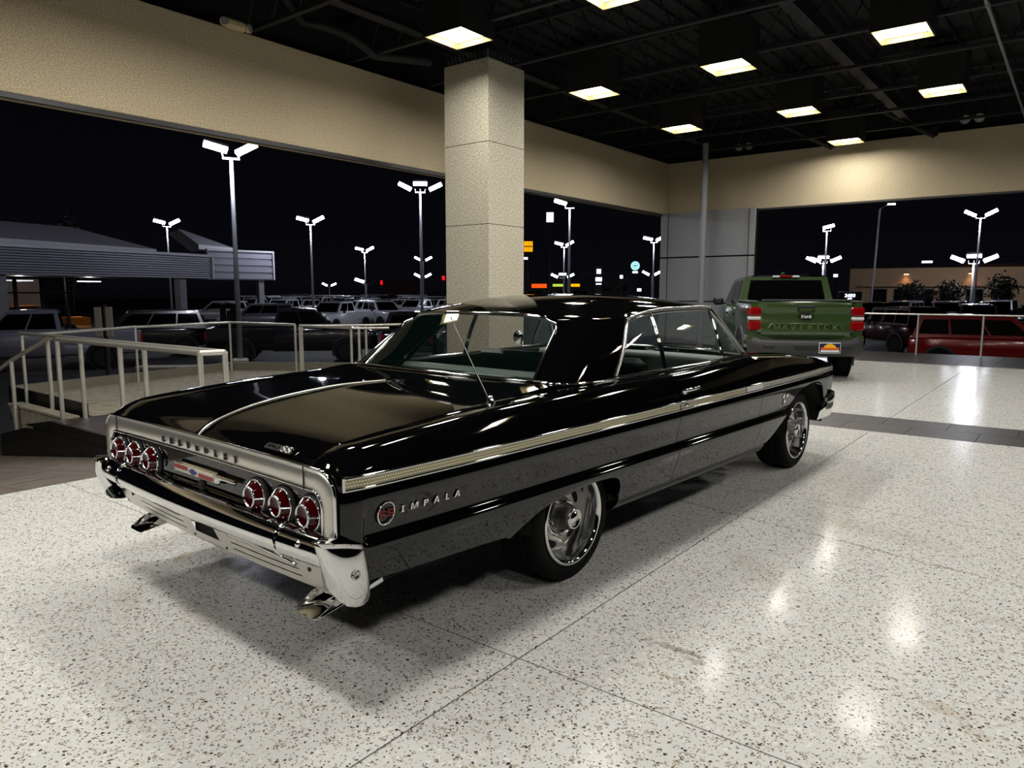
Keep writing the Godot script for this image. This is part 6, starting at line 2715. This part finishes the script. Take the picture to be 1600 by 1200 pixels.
func canopy_building(called: String, label: String, a: Vector3, b: Vector3, low: float, high: float, full: bool) -> void:
	# fascia runs from a to b along the lot; +z of the node points to the viewer
	var d := b - a
	var len := d.length()
	var o := thing(called, label, "building", (a + b) / 2, atan2(-d.z, d.x))
	var m := MB.new()
	var hx := len / 2
	# ribbed fascia: each horizontal rib is a slat
	var n := 10 if full else 4
	for i in n:
		var y := lerpf(low, high - 0.12, (i + 0.5) / n)
		var h := (high - 0.12 - low) / n
		m = MB.new()
		m.prism([Vector2(0, -h * 0.38), Vector2(0.05, -h * 0.36), Vector2(0.05, h * 0.30), Vector2(0, h * 0.38)], len, Transform3D(Basis(Vector3.UP, PI / 2) * Basis.IDENTITY, Vector3(0, y, 0)))
		var r := part("siding_slat", m, M.metal_siding, o)
		r.scale.z = -1.0
	m = MB.new()
	m.box(Vector3(0, (low + high) / 2, -0.15), Vector3(len, high - low, 0.2))
	part("fascia_core", m, M.dark_frame if full else M.metal_siding, o)
	m = MB.new()
	m.box(Vector3(0, high - 0.04, -0.02), Vector3(len + 0.1, 0.14, 0.34), 0.02)
	part("fascia_cap", m, M.metal_roof, o)
	m = MB.new()
	m.box(Vector3(hx, (low + high) / 2, -0.02), Vector3(0.12, high - low, 0.34), 0.02)
	part("end_trim", m, M.metal_roof, o)
	# sloping roof set back from the fascia, hipped at the end
	m = MB.new()
	var rt := high + (1.25 if full else 1.5)
	var p0 := Vector3(-hx, high + 0.35, -1.2)
	var p1 := Vector3(hx - 2.2, high + 0.22, -1.2)
	var p2 := Vector3(hx - 4.2, rt, -4.5)
	var p3 := Vector3(-hx, rt + 0.05, -4.5)
	m.quad(p0, p1, p2, p3)
	m.quad(p1, p1 + Vector3(0, 0, -7), p2 + Vector3(0, 0, -3), p2)
	m.quad(p0, p1, p1 - Vector3(0, 0.3, 0), p0 - Vector3(0, 0.3, 0))
	part("roof", m, M.metal_roof, o)
	# soffit and columns
	m = MB.new()
	m.box(Vector3(0, low + 0.1, -3.0), Vector3(len, 0.06, 6.0))
	part("soffit", m, M.dark_frame, o)
	for x in ([hx - 1.6, hx - 10.0] if full else [hx - 0.8]):
		m = MB.new()
		m.box(Vector3(x, low / 2, -0.4), Vector3(0.4, low, 0.4), 0.02)
		part("column", m, M.steel_grey, o)
	if not full:
		return
	# glazed front under the canopy, a lit room behind its left part
	m = MB.new()
	m.box(Vector3(0, low / 2, -9.2), Vector3(len - 6, low, 0.2))
	part("room_back", m, M.room_wall, o)
	m = MB.new()
	m.box(Vector3(0, 0.02, -6.5), Vector3(len - 6, 0.04, 5.2))
	part("room_floor", m, M.room_wall, o)
	var xs := frange(-hx + 0.5, hx - 5.0, 1.25)
	for i in xs.size():
		m = MB.new()
		m.box(Vector3(xs[i], low / 2, -4.0), Vector3(0.12, low, 0.12))
		part("mullion", m, M.dark_frame, o)
		if i < xs.size() - 1:
			m = MB.new()
			m.box(Vector3((xs[i] + xs[i + 1]) / 2, low / 2 + 0.1, -4.0), Vector3(1.13, low - 0.25, 0.02))
			part("pane", m, M.tint_glass, o)
			m = MB.new()
			m.box(Vector3((xs[i] + xs[i + 1]) / 2, low - 0.7, -3.97), Vector3(1.2, 0.07, 0.06))
			part("transom", m, M.dark_frame, o)
	# tube lamps in the room
	for x in [-hx + 8.0, -hx + 11.5]:
		m = MB.new()
		m.box(Vector3(x, low - 0.12, -6.5), Vector3(1.2, 0.05, 0.2), 0.01)
		part("ceiling_light", m, M.sign_white, o)
		var l := OmniLight3D.new()
		l.name = "room_light"
		o.add_child(l, true)
		l.position = Vector3(x, low - 0.3, -6.5)
		l.light_energy = 1.3
		l.light_color = Color(1.0, 0.93, 0.9)
		l.light_size = 0.15
		l.omni_range = 30
		l.shadow_enabled = true
	var y := vehicle("pickup", "yellow", "bright yellow vehicle in the lit showroom at the far left", o.transform * Vector3(-hx + 8.2, 0.06, -6.6), o.rotation.y + 1.2, "vehicles inside the left building")
	y.scale = Vector3(0.92, 0.92, 0.92)


# ---------------------------------------------------------------- lit signs far off
func sign_box(col: float, row: float, dist: float, w: float, h: float, material: String, label: String, post := true) -> Node3D:
	# the row of the picture gives the height of the sign's middle above the lot
	var y := 1.3925 - (row - 456.5) / 1138.9 * dist * cos(atan((col - 800.0) / 1138.9)) - LOT
	var o := thing("lit_sign", label, "sign", lot_at(col, dist), 0.6614 - atan((col - 800.0) / 1138.9))
	var m := MB.new()
	m.box(Vector3(0, y, 0), Vector3(w, h, 0.3), 0.04)
	part("cabinet", m, M.sign_dark, o)
	m = MB.new()
	m.box(Vector3(0, y, 0.16), Vector3(w * 0.94, h * 0.9, 0.03), 0.01)
	part("sign_face", m, M[material], o)
	if post:
		m = MB.new()
		m.tube([Vector3(0, 0, -0.1), Vector3(0, y - h / 2, -0.1)], 0.12, 8)
		part("post", m, M.dark_frame, o)
	return o


func make_signs() -> void:
	var k := 1138.9
	# stacked yellow letters on a tall sign at the column's right edge
	var st := sign_box(824, 387, 152, 2.15, 2.3, "sign_yellow", "stacked yellow two line sign at the column's right edge")
	var sy := 1.3925 - (387 - 456.5) / k * 152 - LOT
	var m0 := MB.new()
	m0.box(Vector3(0, sy, 0.19), Vector3(1.9, 0.22, 0.02))
	part("line_gap", m0, M.sign_dark, st)
	for r in [-0.55, 0.55]:
		for i in 4:
			m0 = MB.new()
			m0.box(Vector3(-0.72 + i * 0.48, sy + r, 0.19), Vector3(0.09, 0.86, 0.02))
			part("letter_gap", m0, M.sign_dark, st)
	sign_box(821, 405, 150, 0.9, 0.5, "sign_white", "small pale sign under the stacked yellow one")
	var ov := sign_box(858, 343, 110, 1.1, 1.55, "sign_white", "tall white rounded sign beside the single headed lamp")
	var yy := 1.3925 - (343 - 456.5) / k * 110 - LOT
	for i in 3:
		var m := MB.new()
		m.box(Vector3(-0.1, yy - 0.45 + 0.4 * i, 0.19), Vector3(0.75, 0.06, 0.02))
		part("sign_bar", m, M.sign_dark, ov)
	# dark pylon with three lit panels
	var y0 := 1.3925 - (450 - 456.5) / k * 130 - LOT
	var py := thing("pylon_sign", "dark pylon sign with three small lit panels above the car roof", "sign", lot_at(934, 130), 0.6614 - atan(134 / k))
	var m := MB.new()
	m.box(Vector3(0, y0 / 2 + 1.9, 0), Vector3(1.3, y0 + 3.8, 0.3), 0.03)
	part("pylon", m, M.sign_dark, py)
	for q in [[425, 0.75, 0.8], [437, 1.1, 0.7], [444, 0.95, 0.22]]:
		m = MB.new()
		m.box(Vector3(0, 1.3925 - (q[0] - 456.5) / k * 130 - LOT, 0.17), Vector3(q[1], q[2], 0.03))
		part("sign_face", m, M.sign_white, py)
	# round sign
	var rs := thing("round_sign", "round pale teal sign on a post right of the pylon", "sign", lot_at(990, 120), 0.6614 - atan(190 / k))
	var ry := 1.3925 - (416 - 456.5) / k * 118 - LOT
	m = MB.new()
	m.lathe([[0.0, 0.15], [0.66, 0.15], [0.7, 0.1], [0.7, -0.1], [0.0, -0.1]], Transform3D(Basis(Vector3.UP, -PI / 2), Vector3(0, ry, 0)), 28, -1)
	part("sign_face", m, M.sign_teal, rs)
	m = MB.new()
	m.lathe([[0.42, 0.0], [0.47, 0.0]], Transform3D(Basis(Vector3.UP, -PI / 2), Vector3(0, ry, 0.17)), 28, -1)
	m.box(Vector3(0, ry, 0.17), Vector3(0.5, 0.16, 0.02))
	part("sign_mark", m, M.sign_dark, rs)
	m = MB.new()
	m.box(Vector3(0, ry - 1.02, 0.1), Vector3(0.85, 0.30, 0.12), 0.02)
	part("name_plate", m, M.sign_white, rs)
	m = MB.new()
	m.tube([Vector3(0, 0, -0.15), Vector3(0, ry - 0.6, -0.15)], 0.09, 8)
	part("post", m, M.dark_frame, rs)
	# shop lights low over the roof of the coupe
	sign_box(842, 447, 133.7, 2.9, 0.8, "sign_orange", "red orange shop front light low beside the column", false)
	sign_box(871, 446, 133.7, 2.0, 0.5, "sign_lime", "dim lime shop front light between the red and yellow ones", false)
	sign_box(898, 446, 133.7, 1.7, 0.55, "sign_yellow", "yellow shop front light over the car roof", false)
	sign_box(969, 433, 120, 0.5, 0.6, "sign_white", "small white light left of the round sign")
	sign_box(997, 453, 120, 0.7, 0.5, "sign_white", "small white light just over the car roof")
	sign_box(598, 442, 150, 0.45, 0.9, "sign_red", "small red light above the white row")
	sign_box(694, 435, 150, 0.55, 0.9, "sign_red", "red light at the left edge of the stone column")
	sign_box(1577, 437, 150, 1.1, 0.3, "sign_red", "small red sign at the right edge")
	sign_box(1440, 410, 160, 1.9, 0.45, "sign_white", "blurred white sign above the beige building")
	sign_box(1300, 431, 150, 0.8, 0.6, "sign_white", "small white lamp right of the pickup roof")
	# house number behind the pickup
	var hn := thing("number_sign", "lit white house number 2400 right of the pickup cab", "sign", lot_at(1324, 60.0), 0.6614 - atan(524 / k))
	m = MB.new()
	m.box(Vector3(0, 1.25, -0.3), Vector3(1.6, 2.5, 0.4), 0.04)
	part("monument", m, M.sign_dark, hn)
	var num := inst("sign_number", text("2400", 0.24, 0.04, false, true), M.sign_white, hn)
	num.position = Vector3(0, 2.2, -0.06)
	m = MB.new()
	m.box(Vector3(0, 1.98, -0.08), Vector3(0.30, 0.08, 0.04))
	part("sign_line", m, M.sign_white, hn)


func make_small_fixtures() -> void:
	# emergency light on the left beam
	var o := thing("emergency_light", "cream twin head emergency light at the top of the left beam", "emergency light", Vector3(-9.06, 4.87, -5.72), PI / 2)
	var m := MB.new()
	m.box(Vector3(0, 0, 0), Vector3(0.32, 0.13, 0.11), 0.04)
	part("case", m, M.cream_plastic, o)
	for x in [-0.17, 0.17]:
		m = MB.new()
		m.lathe([[0.03, -0.05], [0.055, -0.02], [0.062, 0.02], [0.055, 0.035]], Transform3D(Basis(Vector3.UP, -PI / 2 + 0.4 * signf(x)), Vector3(x, -0.01, 0.03)), 20)
		part("lamp_head", m, M.cream_plastic, o)
		m = MB.new()
		m.lathe([[0.05, 0.034], [0.03, 0.04], [0.0, 0.042]], Transform3D(Basis(Vector3.UP, -PI / 2 + 0.4 * signf(x)), Vector3(x, -0.01, 0.03)), 20)
		part("lamp_front", m, M.bulb_glass, o)
	m = MB.new()
	m.tube([Vector3(0, 0.05, 0), Vector3(0, 0.5, -0.05)], 0.012, 6)
	part("conduit", m, M.steel_black, o)
	for q in [[-7.1, "left"], [-2.16, "right"]]:
		o = thing("twin_floodlight", "unlit black twin floodlight above the far beam at the %s" % q[1], "floodlight", Vector3(q[0], 5.03, -18.75))
		m = MB.new()
		m.box(Vector3(0, 0.16, -0.1), Vector3(0.12, 0.12, 0.12), 0.02)
		m.tube([Vector3(0, 0.2, -0.1), Vector3(0, 0.6, -0.1)], 0.015, 6)
		part("mount", m, M.steel_black, o)
		for x in [-0.13, 0.13]:
			m = MB.new()
			m.lathe([[0.03, -0.16], [0.05, -0.1], [0.10, -0.01], [0.105, 0.01], [0.095, 0.01]], Transform3D(Basis(Vector3.UP, -PI / 2) * Basis(Vector3.BACK, -0.5), Vector3(x, 0.03, 0.05)), 20)
			var s := part("flood_shell", m, M.steel_black, o)
			m = MB.new()
			m.lathe([[0.096, 0.004], [0.0, 0.012]], Transform3D(Basis(Vector3.UP, -PI / 2) * Basis(Vector3.BACK, -0.5), Vector3(x, 0.03, 0.05)), 20)
			part("flood_glass", m, M.bulb_glass, s)
